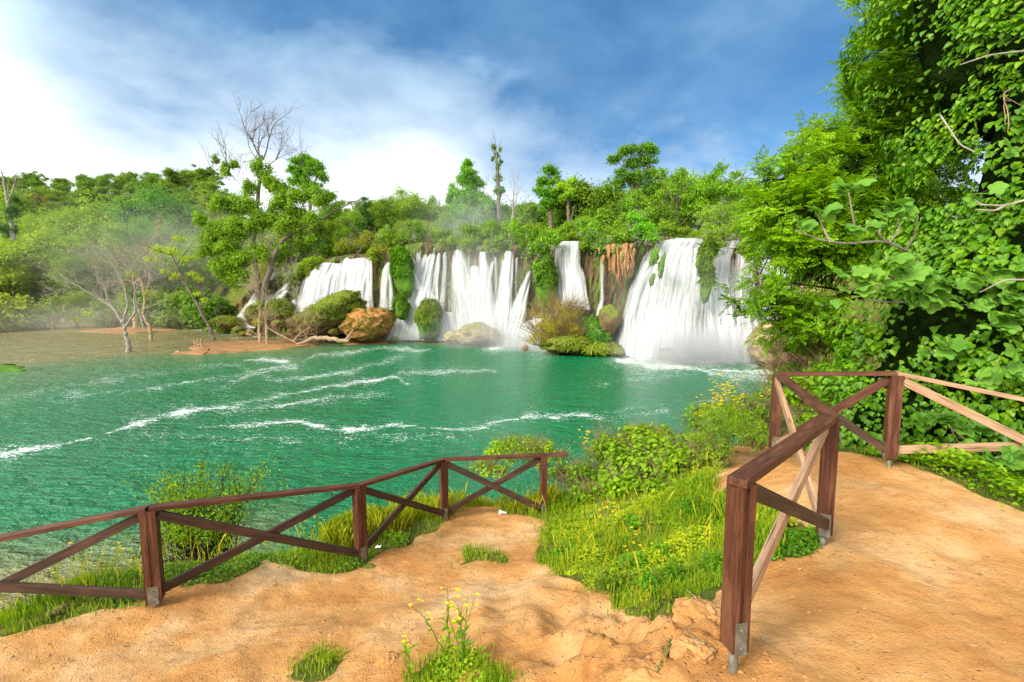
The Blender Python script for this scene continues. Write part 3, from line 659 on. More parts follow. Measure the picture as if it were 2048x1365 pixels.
waterfall('biggest curtain of white water, with green moss stripes, on the right', [[(1368,477,76,.66),(1358,492,98,.68),(1348,515,116,.62),(1340,560,130,.58),(1330,610,146,.58),(1322,660,156,.62),(1314,716,176,.66)], [(1300,520,30,.6),(1272,580,26,.6),(1256,640,26,.62),(1248,712,46,.68)], [(1376,490,50,.7),(1374,540,44,.7),(1368,600,48,.66),(1362,716,60,.64)]], seed=15, layers=2)
waterfall('white column fall below the grey-green willow bush', [[(1452,492,36,.66),(1440,515,42,.68),(1434,560,44,.68),(1440,620,50,.66),(1452,724,96,.66)], [(1476,480,60,.5),(1470,496,40,.5)], [(1411,520,26,.45),(1404,560,30,.45),(1400,640,40,.42),(1408,716,60,.5)]], seed=16)
waterfall('grey streaky veil right of the willow bush', [[(1492,500,34,.52),(1490,540,44,.5),(1494,610,60,.48),(1500,670,70,.56),(1506,726,80,.64)]], seed=17)
waterfall('white fall half hidden by the feathery branches', [[(1538,490,54,.62),(1545,530,56,.62),(1552,580,56,.6),(1545,650,60,.6),(1530,726,60,.6)]], seed=18)
waterfall('thin fall low behind the bare hooked branches', [[(1562,640,8,.6),(1564,665,12,.62),(1566,695,16,.6)]], seed=19)
waterfall('slanting rivulet behind the feathery tree', [[(1632,640,9,.62),(1618,662,11,.62),(1600,690,16,.62)]], seed=20)
waterfall('white water glimpsed through the leaves behind the feathery tree', [[(1672,520,56,.62),(1664,560,64,.58),(1655,600,50,.55),(1650,640,30,.5)]], seed=21)

waterfall('faint veil of fine dripping threads over the brown tufa around the misty fan', [[(950,500,150,.30),(955,560,160,.33),(955,620,180,.40),(960,690,200,.5)],[(1010,520,70,.30),(1010,600,80,.36),(1010,690,100,.5)]], layers=1, off=1.0, seed=31)
waterfall('faint veil of threads behind the column under the willow', [[(1480,505,150,.36),(1480,560,160,.38),(1480,640,170,.44),(1480,722,180,.56)]], layers=1, off=1.0, seed=32)
def ico(n_=4):
    bm = bmesh.new(); bmesh.ops.create_icosphere(bm, subdivisions=n_, radius=1); V = np.array([v.co[:] for v in bm.verts]); Fc = np.array([[v.index for v in f.verts] for f in bm.faces]); bm.free(); return V, Fc
ICO4 = ico(5); ICO3 = ico(3); ICO2 = ico(2)
def rockmesh(c, r, seed, amp=.28, fr=1.3, ic=None, flat=1.0, ridged=False):
    V, Fc = ic or ICO4; nz = fbm(V * fr + seed * 7.7, 5, seed)
    if ridged: nz = .6 * nz + .5 * (1 - np.abs(fbm(V * fr * 1.6 + seed, 4, seed + 5)) * 2.5) - .2
    P = V * (1 + amp * nz)[:, None]
    cell = fbm(V * fr * 3, 3, seed + 3); P *= (1 + amp * .35 * cell)[:, None]
    return P * np.asarray(r) + np.asarray(c), Fc
def rock(name, label, cat, px, py, Y, rpx, rpy, rd, m, seed, tilt=0.0, group=None, amp=.28, tufts=0, tc=None, ridged=False):
    """boulder centred behind pixel (px, py) at depth Y"""
    c = at(px, py, Y); k = Y / F; V, Fc = rockmesh((0, 0, 0), (rpx * k, rd, rpy * k), seed, amp, ridged=ridged)
    ca, sa = math.cos(tilt), math.sin(tilt); V = np.stack([V[:, 0] * ca - V[:, 2] * sa, V[:, 1], V[:, 0] * sa + V[:, 2] * ca], -1) + c
    g = G(); g.add(V, Fc)
    if tufts:
        root = empty(name, (c[0], c[1], max(c[2] - rpy * k, 0)), label, cat, group)
        obj('rock', g.mesh('rock', M[m], True), root)
        nrm = unit(V - c); sel = np.where((nrm[:, 2] > -.1) & (nrm[:, 1] < .5))[0]; sel = R.choice(sel, tufts); sel = sel[fbm(V[sel] * .8, 3, seed + 9) > -.18]
        q = G(); p = V[sel] + R.normal(size=(len(sel), 3)) * .08; dr = unit(nrm[sel] * .5 + np.array([0, 0, -.7]) + R.normal(size=(len(sel), 3)) * .3)
        q.scatter(*LANCE, p, dr, nrm[sel], .3 + R.random(len(sel)) * .45)
        obj('hanging_moss', q.mesh('hanging_moss', M['leaf']), root, color=tc or (1.3, 1.2, .8)); return root
    return tag(obj(name, g.mesh(name, M[m], True)), label, cat, group)
rock('boulder', 'long mossy slab boulder leaning up to the right in front of the left falls', 'boulder', 655, 632, 77, 82, 33, 4.5, 'rock_moss', 3, tilt=.44, amp=.34, tufts=5000, tc=(1.9, 1.25, .9))
rock('boulder', 'rust orange craggy boulder beside the long mossy slab', 'boulder', 735, 648, 75, 47, 32, 3.4, 'rock_orange', 5, tilt=.12, amp=.3, tufts=900, tc=(1.7, .9, .6), ridged=True)
rock('boulder', 'brown mossy rock directly right of the orange boulder', 'boulder', 764, 640, 78, 16, 24, 1.6, 'rock_moss', 6, group='rocks round the falls', amp=.3)
rock('boulder', 'rounded green mossy mound splitting the forked fall', 'boulder', 857, 640, 76.5, 23, 42, 2.2, 'rock_green', 7, amp=.34, tufts=6000, tc=(2.0, 1.35, .8))
rock('boulder', 'wide pale tan boulder in the mist under the fan fall', 'boulder', 948, 668, 72, 36, 22, 2.6, 'rock_tan', 9, amp=.36)
rock('boulder', 'small pale boulder left of the wide tan boulder', 'boulder', 906, 675, 73, 18, 13, 1.4, 'rock_tan', 10, amp=.3)
rock('boulder', 'grey brown boulder right of the wide tan boulder', 'boulder', 986, 670, 71.5, 14, 14, 1.4, 'rock_tan', 11, amp=.3)
rock('boulder', 'tiny dark stone at the foot of the forked fall', 'boulder', 788, 679, 76, 9, 6, .6, 'rock_moss', 12, amp=.3)
rock('boulder', 'low ochre mossy ledge at the right end of the bushy island', 'boulder', 1205, 698, 61.5, 42, 12, 2.0, 'rock_moss', 14, amp=.4, tufts=1400, tc=(2.4, 1.5, .5))
rock('boulder', 'green mossy block on the bushy island, highest of its rocks', 'boulder', 1180, 656, 64.5, 26, 20, 1.8, 'rock_green', 15, amp=.25, tufts=2000, tc=(1.2, 1.4, 1.0))
rock('boulder', 'drooping green moss hump in the middle of the bushy island rocks', 'boulder', 1194, 674, 63, 24, 17, 1.7, 'rock_green', 16, amp=.35, tufts=3000, tc=(1.1, 1.35, 1.1))
rock('boulder', 'ochre mossy shelf under the bush of the island', 'boulder', 1140, 688, 62.5, 58, 20, 2.6, 'rock_moss', 17, amp=.4, tufts=3000, tc=(2.0, 1.25, .6))
rock('boulder', 'tiny rusty stone in the foam left of the bushy island', 'boulder', 1050, 696, 65.2, 7, 6, .5, 'rock_orange', 18)
rock('boulder', 'pale wet rock half drowned in foam under the biggest curtain', 'boulder', 1337, 708, 57, 19, 13, 1.4, 'rock_tan', 19, amp=.3)
rock('boulder', 'brown rock with a green cap behind the island near the thin trickle', 'boulder', 1218, 640, 62.5, 22, 30, 1.3, 'rock_moss', 20, amp=.3)
rock('boulder', 'brown streaked rock at the right foot of the falls by the red brush', 'boulder', 1545, 690, 51.5, 42, 46, 3, 'rock_tan', 21, amp=.22)
rock('boulder', 'tall green moss curtain outcrop beside the slender double strand', 'mossy outcrop', 806, 548, 79.8, 20, 48, 1.2, 'rock_green', 22, amp=.25, tufts=7000, tc=(1.3, 1.5, .5), tilt=.12)
rock('boulder', 'green moss bulge low beside the forked fall', 'mossy outcrop', 803, 615, 78.6, 14, 26, 1.2, 'rock_green', 23, amp=.25, tufts=2500, tc=(1.3, 1.3, .6))
rock('boulder', 'narrow green tufa pillar right of the slanting fall', 'mossy outcrop', 1092, 570, 69.4, 20, 58, 1.3, 'rock_green', 24, amp=.2, tufts=3500, tc=(1.2, 1.2, .7))
rock('boulder', 'green moss ledge on the lip between the big curtain and the willow', 'mossy outcrop', 1412, 512, 56.5, 14, 34, .9, 'rock_green', 25, amp=.25, tufts=1500, tilt=-.3, tc=(1.4, 1.2, .5))
rock('boulder', 'long ochre and green moss tongue hanging between two white falls', 'mossy outcrop', 1412, 562, 55.8, 11, 46, .8, 'rock_green', 26, amp=.25, tufts=2500, tc=(1.7, 1.3, .5))
rock('boulder', 'dark root-covered clod perched on the lip right of the willow', 'mossy outcrop', 1494, 498, 54.5, 15, 14, .8, 'rock_moss', 27, amp=.35, tufts=300)
for i, (a, b, c, d) in enumerate([(1309,512,9,22),(1323,534,7,26),(1304,560,5,16)]):
    rock('moss_stripe', ['short green moss stripe upper left on the biggest curtain', 'long green moss stripe in the middle of the biggest curtain', 'small green moss patch low on the biggest curtain'][i], 'moss', a, b, 57.55, c * .75, d * .9, .5, 'rock_green', 40 + i, amp=.75, tilt=-.16, group='moss stripes in the biggest curtain')
rock('boulder', 'low mossy brown rock at the water edge left of the cascade', 'boulder', 455, 644, 88, 26, 12, 2, 'rock_moss', 28, amp=.25, tufts=600, tc=(2, 1.3, .6))
rock('boulder', 'mossy mound inside the small far left cascade', 'boulder', 562, 625, 83.5, 24, 28, 2.2, 'rock_moss', 29, amp=.2, tufts=2500, tc=(1.8, 1.3, .7))
rock('boulder', 'brown mossy hummock between the two left cascade arms', 'boulder', 508, 632, 85, 14, 22, 1.6, 'rock_moss', 30, amp=.25, tufts=900, tc=(1.8, 1.2, .6))
for i, (a, b, c, d, e, lab) in enumerate([(478,660,10,7,82,'dark mossy stone at the foot of the left cascade'),(556,650,12,10,78,'yellow green stone just left of the long slab'),(490,668,12,5,79,'flat brown stone left on the mud spit'),(668,664,12,8,74.5,'dark brown stone between slab and orange boulder'),(1235,706,14,9,60,'small wet stone at the left foot of the biggest curtain')]):
    rock('stone', lab, 'rock', a, b, e, c, d, 1, 'rock_moss', 50 + i, group='small stones at the foot of the falls')
# hanging orange tufa
root = empty('hanging_tufa', at(1238, 505, 63), 'orange stalactite curtain hanging from the lip beside the biggest curtain', 'tufa curtain')
g = G()
for i in range(120):
    px = R.normal(1238, 14) if i < 90 else R.normal(1262, 5); top = R.uniform(488, 530); L = R.uniform(20, 50) * (1.2 - abs(px - 1240) / 40); Yd = 61.2 + R.uniform(-.6, .9)
    p0 = at(px, top, Yd + .6); p1 = at(px + R.normal() * 3, min(top + max(L, 12), 580), Yd - .15); pts = np.array([p0 + (p1 - p0) * s_ for s_ in np.linspace(0, 1, 6)])
    pts[:, :2] += R.normal(size=(6, 2)) * .04; g.tube(pts, np.array([.3, .34, .3, .22, .12, .01]) * R.uniform(.35, .95), 7)
obj('stalactites', g.mesh('stalactites', M['tufa'], True), root)
# mud spit with stumps and driftwood
def slab(name, label, cat, poly, z, m, seed, kind=None):
    pts = np.array([onz(a, b, 0)[:2] for a, b in poly]); c = pts.mean(0); n_ = 64; t = np.linspace(0, 1, len(pts) + 1)[:-1]
    tt = np.linspace(0, 1, n_, endpoint=False); ext = np.vstack([pts, pts[:1]]); ts = np.linspace(0, 1, len(ext)); bx = np.interp(tt, ts, ext[:, 0]); by = np.interp(tt, ts, ext[:, 1])
    rings = []
    for s_, h in ((1.04, -.5), (1.0, -.02), (.93, z * .6), (.8, z * .9), (.5, z), (.2, z * 1.05), (0.01, z * 1.05)):
        P_ = np.stack([c[0] + (bx - c[0]) * s_, c[1] + (by - c[1]) * s_, np.full(n_, h)], -1); w_ = fbm(P_ * [.6, .6, 0] + seed, 4, seed); P_[:, 2] += w_ * z * .6 * (s_ < .97); P_[:, :2] += np.stack([fbm(P_ * [.5, .5, 0] + seed * 3, 4, seed + 1) * 2.4, fbm(P_ * [.5, .5, 0] + seed * 5, 4, seed + 2) * 1.2], -1) * (s_ > .3); rings.append(np.vstack([P_, P_[:1]]))
    g = G(); g.grid(np.array(rings)[::-1]); o = obj(name, g.mesh(name, M[m], True)); return tag(o, label, cat, kind=kind)
slab('mud_spit', 'low orange mud spit under the leaning trees at the left falls', 'mud bank', [(345,708),(400,690),(440,684),(520,680),(600,684),(650,690),(560,700),(470,706),(400,711)], .28, 'mud', 3, 'structure')
slab('mud_spit', 'thin orange mud rim along the foot of the orange boulder', 'mud bank', [(660,682),(720,678),(800,680),(790,688),(700,690)], .12, 'mud', 4, 'structure')
slab('mud_spit', 'shore mud', 'mud bank', [(160,664),(240,655),(330,656),(360,660),(260,668)], .2, 'mud', 5, 'structure')
slab('grass_spit', 'small grassy spit', 'bank', [(-60,738),(0,730),(50,734),(40,742),(-60,750)], .25, 'rock_green', 6, 'structure')
# ---------------------------------------------------------------- trees
def kleaf(g, c, rad, n_, size, rng, up=.35, shape=KITE, droop=0):
    """one leaf clump: leaves spread through a lumpy ball"""
    d = rv(n_, rng); sd = rng.random() * 50; r = (.72 + .62 * vn(d * 1.9 + sd, 3)) * rng.random(n_) ** .5 * np.where(rng.random(n_) < .2, 1.3, 1.0); p = d * r[:, None] * np.asarray(rad) + np.asarray(c)
    nn = unit(d * .7 + rng.normal(size=(n_, 3)) * .55 + [0, 0, up]); dr = unit(np.cross(nn, rv(n_, rng)) + [0, 0, -droop]); g.scatter(*shape, p, dr, nn, size * (.6 + .8 * rng.random(n_)))
def crown(g, lobes, dens, size, rng, clump=.34, hollow=.25, **k):
    for (cx_, cy_, cz_, rx, ry, rz) in lobes:
        r_ = (rx * ry * rz) ** (1 / 3); nc = int(11 + 5 * rng.random())
        kleaf(g, (cx_, cy_, cz_), (rx * 1.05, ry * 1.05, rz * 1.05), int(dens * r_ * r_ * .7), size, rng, **k)
        for _ in range(nc):
            d = rv(1, rng)[0]; 
            if d[2] < -.5: d[2] *= -.6
            q = hollow + (1 - hollow) * rng.random() ** .6; c = np.array([cx_, cy_, cz_]) + d * q * np.array([rx, ry, rz]) * .8
            rr = r_ * clump * (.7 + .7 * rng.random()); kleaf(g, c, (rr * 1.15, rr * 1.15, rr * .95), int(dens * rr * rr), size, rng, **k)
def grow(g, p, d, L, r, lev, rng, spread=.5, up=.12, k=5, kids=(2, 4), out=None, wob=.12, minr=.01):
    n_ = 5; pts = [np.array(p, float)]; dd = unit(np.array(d, float))
    for i in range(n_ - 1):
        dd = unit(dd + rng.normal(size=3) * wob + [0, 0, up * .35]); pts.append(pts[-1] + dd * L / (n_ - 1))
    pts = np.array(pts); rad = np.linspace(r, r * .6, n_); g.tube(pts, rad, k)
    if out is not None: out.append((pts[-1], lev))
    if lev <= 0: return
    for _ in range(rng.integers(*kids)):
        t = rng.uniform(.35, 1); i = min(int(t * (n_ - 1)), n_ - 2); b = pts[i] + (pts[i + 1] - pts[i]) * (t * (n_ - 1) - i)
        nd = unit(dd + rng.normal(size=3) * spread); grow(g, b, nd, L * rng.uniform(.55, .8), max(r * .5, minr), lev - 1, rng, spread, up, max(3, k - 1), kids, out, wob, minr)
    grow(g, pts[-1], unit(dd + rng.normal(size=3) * spread * .4), L * .75, max(r * .58, minr), lev - 1, rng, spread, up, max(3, k - 1), kids, out, wob, minr)
def proto(kind, seed, fine=False):
    """10 m tree meshes: (trunk, crown)"""
    rng = np.random.default_rng(seed); t = G(); c = G(); u = rng.uniform; fs, fd = (.46, 3.6) if fine else (1, 1)
    if kind == 'round':
        lobes = [(0, 0, 6.3, 3.2, 3.2, 3.3)] + [(u(-2.4, 2.4), u(-2.4, 2.4), u(3.6, 7.6), u(1.5, 2.4), u(1.5, 2.4), u(1.3, 2.2)) for _ in range(8)]
        crown(c, lobes, 120 * fd, .34 * fs, rng); h = 5
    elif kind == 'tall':
        lobes = [(u(-.8, .8), u(-.8, .8), z, u(.9, 1.7) * (1.25 - abs(z - 5) / 9), u(.9, 1.7) * (1.25 - abs(z - 5) / 9), u(1, 1.5)) for z in np.linspace(1.6, 8.9, 14)]
        crown(c, lobes, 130 * fd, .27 * fs, rng); h = 8
    elif kind == 'open':
        lobes = [(u(-3, 3), u(-3, 3), u(4, 9), u(.8, 1.6), u(.8, 1.6), u(.6, 1.1)) for _ in range(17)]
        crown(c, lobes, 120 * fd, .27 * fs, rng, hollow=.2); h = 8
    elif kind == 'soft':
        lobes = [(u(-2, 2), u(-2, 2), u(2.2, 7.8), u(1.4, 2.2), u(1.4, 2.2), u(1.4, 2.2)) for _ in range(11)]
        crown(c, lobes, 170 * fd, .24 * fs, rng, up=.1, shape=LANCE, droop=.3); h = 6
    elif kind == 'bush':
        lobes = [(u(-3.4, 3.4), u(-2.6, 2.6), u(2, 6), u(2, 3.2), u(2, 3.2), u(1.8, 3)) for _ in range(9)]
        crown(c, lobes, 60 * fd, .55 * fs, rng); h = 4
    elif kind == 'dark':
        lobes = [(u(-.5, .5), u(-.5, .5), z, 1.5 * (1.15 - z / 11), 1.5 * (1.15 - z / 11), 1.1) for z in np.linspace(1.2, 9, 11)]
        crown(c, lobes, 160 * fd, .24 * fs, rng); h = 8
    t.tube([(0, 0, -1), (.1, 0, h * .3), (-.1, .1, h * .65), (0, 0, h)], [.32, .24, .16, .05], 7)
    for _ in range(9 if kind in ('open', 'round') else 5):
        z = u(h * .25, h * .8); a = u(0, 6.28); grow(t, (0, 0, z), (math.cos(a), math.sin(a), .9), h * .32, .09, 1, rng, .45, .1, 4)
    return t.mesh(kind + '_trunk', M['bark']), c.mesh(kind + '_crown', M['leaf_far'])
PROTO = {k: [proto(k, 100 + 7 * i + s_) for s_ in range(m_)] for i, (k, m_) in enumerate([('round', 4), ('tall', 2), ('open', 2), ('soft', 2), ('bush', 3), ('dark', 1)])}
PROTO_F = {k: [proto(k, 500 + 7 * i + s_, True) for s_ in range(m_)] for i, (k, m_) in enumerate([('round', 2), ('tall', 1), ('open', 2), ('soft', 2), ('dark', 1)])}
def tree(kind, px, pytop, Yd, tint, label, cat='tree', group=None, wide=1.0, parts=True, zb=None, hmin=2.0, name=None):
    X_ = ray(px, 600)[0] / ray(px, 600)[1] * Yd; z0 = gz(X_, Yd) if zb is None else zb; z1 = at(px, pytop, Yd)[2]; s_ = max(z1 - z0, hmin) / 10.0
    pr_ = PROTO_F if (s_ > 1.45 and kind in PROTO_F) else PROTO; tm, cm = pr_[kind][R.integers(len(pr_[kind]))]; rot = R.uniform(0, 6.28)
    sc = (s_ * wide, s_ * wide, s_); nm = name or {'tall': 'poplar_tree', 'soft': 'willow_tree', 'bush': 'shrub', 'dark': 'dark_tree'}.get(kind, 'leafy_tree')
    if parts:
        e = empty(nm, (X_, Yd, z0), label, cat, group); e.rotation_euler.z = rot; e.scale = sc
        a = obj('trunk', tm, e, world=False); b = obj('crown', cm, e, color=tint, world=False)
    else:
        e = obj(nm, cm, color=tint); e.location = (X_, Yd, z0); e.rotation_euler.z = rot; e.scale = sc; tag(e, label, cat, group)
    return e
# wooded hillside on the left, row behind row
cnt = 0
for Yd in np.concatenate([np.arange(124, 170, 8.5), np.arange(172, 252, 10)]):
    a = -170 + R.uniform(0, 20)
    while a < 1010:
        px = a; a += R.uniform(.8, 1.25) * 6.3 / Yd * F * (1.0 + (Yd - 124) / 300)
        Xw = (px - 1024) / F * Yd; y_ = Yd + R.uniform(-3, 3)
        if Yd - Ys(px) < 6: continue
        z0 = gz(Xw, y_)
        if px > 560 and Yd < Ys(px) + 40: continue
        hh = R.uniform(8, 12.5); s_ = hh / 10; k = R.choice(['round', 'round', 'round', 'open', 'soft'])
        tm, cm = PROTO[k][R.integers(len(PROTO[k]))]; y01 = (Yd - 124) / 120
        w_ = R.random(); tint = np.array([.68, .78, .85]) * (1 - .05 * y01) + w_ * np.array([.75, .35, -.1]) * (1 - .8 * y01)
        if R.random() < .06: tint = np.array([1.1, .62, .7])
        e = obj('hillside_tree', cm, color=tuple(np.clip(tint, .2, 2))); e.location = (Xw, y_, z0 - 2.4); e.rotation_euler.z = R.uniform(0, 6.28); e.scale = (s_ * 1.25, s_ * 1.25, s_ * 1.1)
        tag(e, ['leafy green tree in the wooded hillside beyond the lake', 'darker green tree high on the wooded ridge'][int(y01 > .5)], 'tree', 'trees covering the far hillside'); cnt += 1
# shore trees on the left
G1 = 'trees along the far left shore'
for i, (px, py, Yd, k, tint, wd, lab) in enumerate([
  (-60,470,118,'round',(1.2,1.1,.7),1.1,'yellow green tree just inside the left edge of the shore'),(30,455,121,'round',(1.5,1.25,.6),1.1,'bright lime round tree, leftmost tall one on the shore'),(110,430,124,'round',(1.5,1.3,.6),1.2,'bright lime domed tree left of the bare water tree'),(185,455,121,'soft',(1.1,1.0,.9),1.1,'soft olive tree behind the bare water tree'),
  (250,440,124,'open',(1.0,1.0,.7),1.1,'loose mid green tree behind the twin dead trunks'),(330,350,140,'round',(.5,.75,.7),1.15,'large dark green domed tree standing above its neighbours'),(345,400,128,'soft',(.75,.95,.9),1.15,'blue green bushy tree under the dark dome'),(400,455,118,'round',(1.0,1.0,.6),1.1,'green tree left of the great bare-topped tree'),
  (60,380,135,'tall',(1.1,1.1,.7),1.2,'slim pale green tree in the left shore wood'),(130,375,138,'soft',(1.2,1.1,.7),1.3,'pale yellow green tree uphill on the left'),(215,380,136,'round',(1.2,1.1,.6),1.1,'yellow green rounded tree mid slope'),(290,430,128,'round',(1.25,1.1,.6),1.0,'olive rounded tree at the slope foot'),
  (-10,560,100,'bush',(1.4,1.1,.7),1.1,'ochre green bush at the left water edge'),(60,590,104,'bush',(1.1,.95,.8),1.1,'dull green bush low on the left shore'),(150,560,110,'soft',(1.0,.9,.8),1.3,'grey green bush behind the fallen branches'),(220,580,112,'bush',(.7,.75,.7),1,'dark bush between shore trunks'),(310,560,112,'bush',(.8,.85,.6),1.2,'dark green bush behind the yellow leaning tree'),(380,560,108,'bush',(.8,.85,.6),1.2,'deep green bush right of the yellow leaning tree'),(440,560,97,'bush',(.6,.75,.5),1.2,'dark green bush at the cascade foot'),(455,600,94,'bush',(.9,.85,.5),.6,'small olive bush touching the left cascade'),
  (-120,520,108,'round',(1.2,1.1,.7),1.2,'lime tree half outside the left edge'),(-30,600,96,'bush',(1.5,1.1,.7),.8,'low yellow bush at the left edge of the lake')]):
    tree(k, px, py, Yd, tint, lab, 'bush' if k == 'bush' else 'tree', G1, wd, zb=gz(*(at(px, 600, Yd)[:2])) - .3)
# trees on the plateau behind the falls
G2 = 'trees on the plateau behind the falls'
for i, (px, py, Yd, k, tint, wd, lab) in enumerate([
  (610,400,104,'soft',(1.0,1.05,.7),1.0,'soft green tree behind the top of the left falls'),(660,385,110,'round',(.8,.95,.6),.9,'green tree behind the long bare limb'),(700,395,100,'soft',(1.1,1.1,.7),.8,'light green tree between bare limb and dark yew'),(735,388,98,'dark',(.35,.55,.55),1.3,'dark blue green columnar tree, the darkest on the skyline'),
  (770,378,102,'round',(.95,.9,.6),.8,'brown green round tree with purple twigs'),(812,362,104,'round',(1.1,1.05,.5),1.0,'broad lime topped tree in the middle skyline'),(860,395,106,'round',(.9,.95,.6),.8,'mid green tree right of the lime topped one'),(895,420,98,'soft',(1.0,1.05,.7),.8,'pale green tree left of the tall poplar'),
  (1010,410,92,'soft',(1.0,1.1,.7),.8,'soft green tree right of the narrow ivy poplar'),(1050,392,90,'round',(.95,1.0,.5),.75,'green round tree left of the dark oak'),(1030,430,86,'round',(.9,1.0,.5),.7,'low dense tree above the straight fall'),(1160,348,84,'round',(.75,.72,.35),1.0,'olive brown broad tree right of the dark oak'),
  (1200,350,82,'round',(.7,.75,.35),.9,'dark olive tree left of the twin-domed tree'),(1240,385,80,'soft',(.8,.95,.75),.8,'grey green willow in the gap'),(1350,325,78,'open',(.9,1.05,.45),.85,'high open tree left of the bright lime pair'),(1325,400,76,'round',(.6,.7,.4),.8,'dark green tree in the right wood'),
  (1390,330,78,'round',(1.2,1.35,.5),.7,'bright lime tree on the right skyline'),(1440,318,76,'open',(.8,1.0,.4),.95,'spreading green tree rightmost on the skyline'),(1420,400,72,'round',(.6,.75,.4),.8,'dark round tree above the biggest curtain'),(1490,380,70,'round',(.7,.9,.4),.9,'green tree half hidden by the feathery tree'),(1540,350,66,'round',(.8,1.0,.4),.9,'green tree behind the feathery branches'),(1470,430,66,'round',(.55,.7,.4),.7,'dark tree behind the grey willow bush'),(1620,380,64,'round',(.7,.9,.4),1.1,'tree mostly hidden behind the feathery tree'),(1750,380,60,'round',(.7,.9,.4),1.1,'tree hidden behind the ivy mass')]):
    tree(k, px, py, Yd, tint, lab, 'tree', G2, wd)
for px in np.arange(560, 1660, 21):   # understorey bushes on the lip
    px = px + R.uniform(-6, 6); Yd = Ys(px) + R.uniform(5, 9); top = np.interp(px, [560, 650, 760, 850, 960, 1000, 1100, 1200, 1290, 1400, 1450, 1660], [500, 470, 455, 440, 430, 440, 430, 420, 440, 440, 430, 420]) + R.uniform(-14, 22)
    y_ = R.random(); tree('bush', px, top, Yd + 3, (.75 + .5 * y_, .9 + .25 * y_, .6), 'green bush in the thicket along the lip behind the falls', 'bush', 'bushes along the falls lip', .85)
for px in np.arange(1010, 1290, 26):
    Yd = Ys(px) + 22 + R.uniform(-3, 3); tree('round', px + R.uniform(-5, 5), R.uniform(395, 420), Yd, (.7, .85, .45), 'leafy tree filling the wood behind the middle falls', 'tree', 'wood behind the middle falls', .9)
for px in np.arange(590, 1000, 30):
    Yd = Ys(px) + 20 + R.uniform(-3, 3); tree(R.choice(['round', 'soft']), px + R.uniform(-5, 5), R.uniform(410, 440), Yd, (.8 + .5 * R.random(), 1.0, .6), 'leafy tree in the wood behind the left falls', 'tree', 'wood behind the left falls', .9)
for px in np.arange(690, 1560, 22):
    Yd = max(Ys(px) + 34, 98) + R.uniform(-4, 4); q = R.random(); top = np.interp(px, [690, 800, 900, 1030, 1150, 1300, 1450, 1560], [398, 385, 400, 402, 368, 345, 345, 360]) + R.uniform(-6, 14)
    tree(R.choice(['round', 'open', 'round']), px + R.uniform(-7, 7), top, Yd, (.7 + .4 * q, .85 + .15 * q, .6), 'leafy tree in the back row of the wood, seen between the nearer crowns', 'tree', 'back row of the wood behind the falls', 1.0)
# bushes hanging over the lip
G3 = 'bushes overhanging the cliff lip'
def hang(label, spec, tint, leaf=.3, twigs=True, nm='overhanging_bush', shape=KITE):
    px0, py0, Y0 = spec[0][0], spec[0][1], spec[0][4]; e = empty(nm, at(px0, py0, Y0), label, 'bush', G3); c = G(); t = G(); rng = np.random.default_rng(int(px0 * 3 + py0))
    for px, py, rx, ry, Yd in spec:
        k = Yd / F; crown(c, [(*at(px, py, Yd), rx * k, rx * k * .7, ry * k)], 190 * (.3 / leaf) ** 2 * .6, leaf, rng, shape=shape, droop=.2)
        for _ in range(5): grow(t, at(px, py + ry * .3, Yd + .5), unit([R.normal() * .6, -.5, R.normal() * .5]), rx * k * .55, .06, 2, rng, .6, -.1, 3)
    obj('leaves', c.mesh('leaves', M['leaf_far']), e, color=tint); obj('twigs', t.mesh('twigs', M['bark_grey']), e); return e
hang('big rounded bush spilling over the cliff between straight fall and island fall', [(1040,465,34,24,71),(1070,500,30,30,69.5),(1085,530,24,26,68.8),(1100,480,30,30,69),(1075,545,16,18,68.4)], (.85, 1.05, .5))
hang('bush spilling over the orange tufa, left one above the trickle', [(1185,470,32,26,65),(1205,492,26,20,63.8),(1170,448,26,18,66)], (.85, 1.05, .5))
hang('grey green twiggy bush drooping just above the orange stalactites', [(1240,480,30,26,62.5),(1232,505,20,14,61.4),(1260,462,28,20,63)], (1.0, 1.05, .7))
hang('vivid green bush at the left shoulder of the biggest curtain', [(1290,462,34,26,61.5),(1308,478,24,16,60.4),(1275,440,30,20,62.5)], (.8, 1.2, .4))
hang('grey green willow bush leaning over the right falls', [(1450,430,42,34,58),(1420,462,26,26,57.2),(1436,492,22,26,56.2),(1475,455,30,30,56.8),(1410,430,24,22,58),(1420,520,12,20,55.6)], (1.15, 1.15, .8), leaf=.24, nm='willow_bush', shape=LANCE)
hang('brown twiggy bush on the lip of the left falls', [(735,480,30,22,85),(760,500,18,14,84),(700,490,30,16,86)], (1.3, .85, .6), leaf=.25)
hang('olive bush left of the broad left fall', [(600,505,30,18,90),(640,498,24,14,88),(560,520,24,20,91)], (1.0, 1.0, .7))
hang('dull green scrub over the forked fall', [(830,462,40,22,83),(880,470,34,16,82),(780,470,28,20,84)], (.9, .95, .6))
hang('pale hazy scrub over the fan fall', [(940,465,34,22,79),(980,462,28,22,77),(1000,480,14,12,75)], (1.0, 1.05, .7))

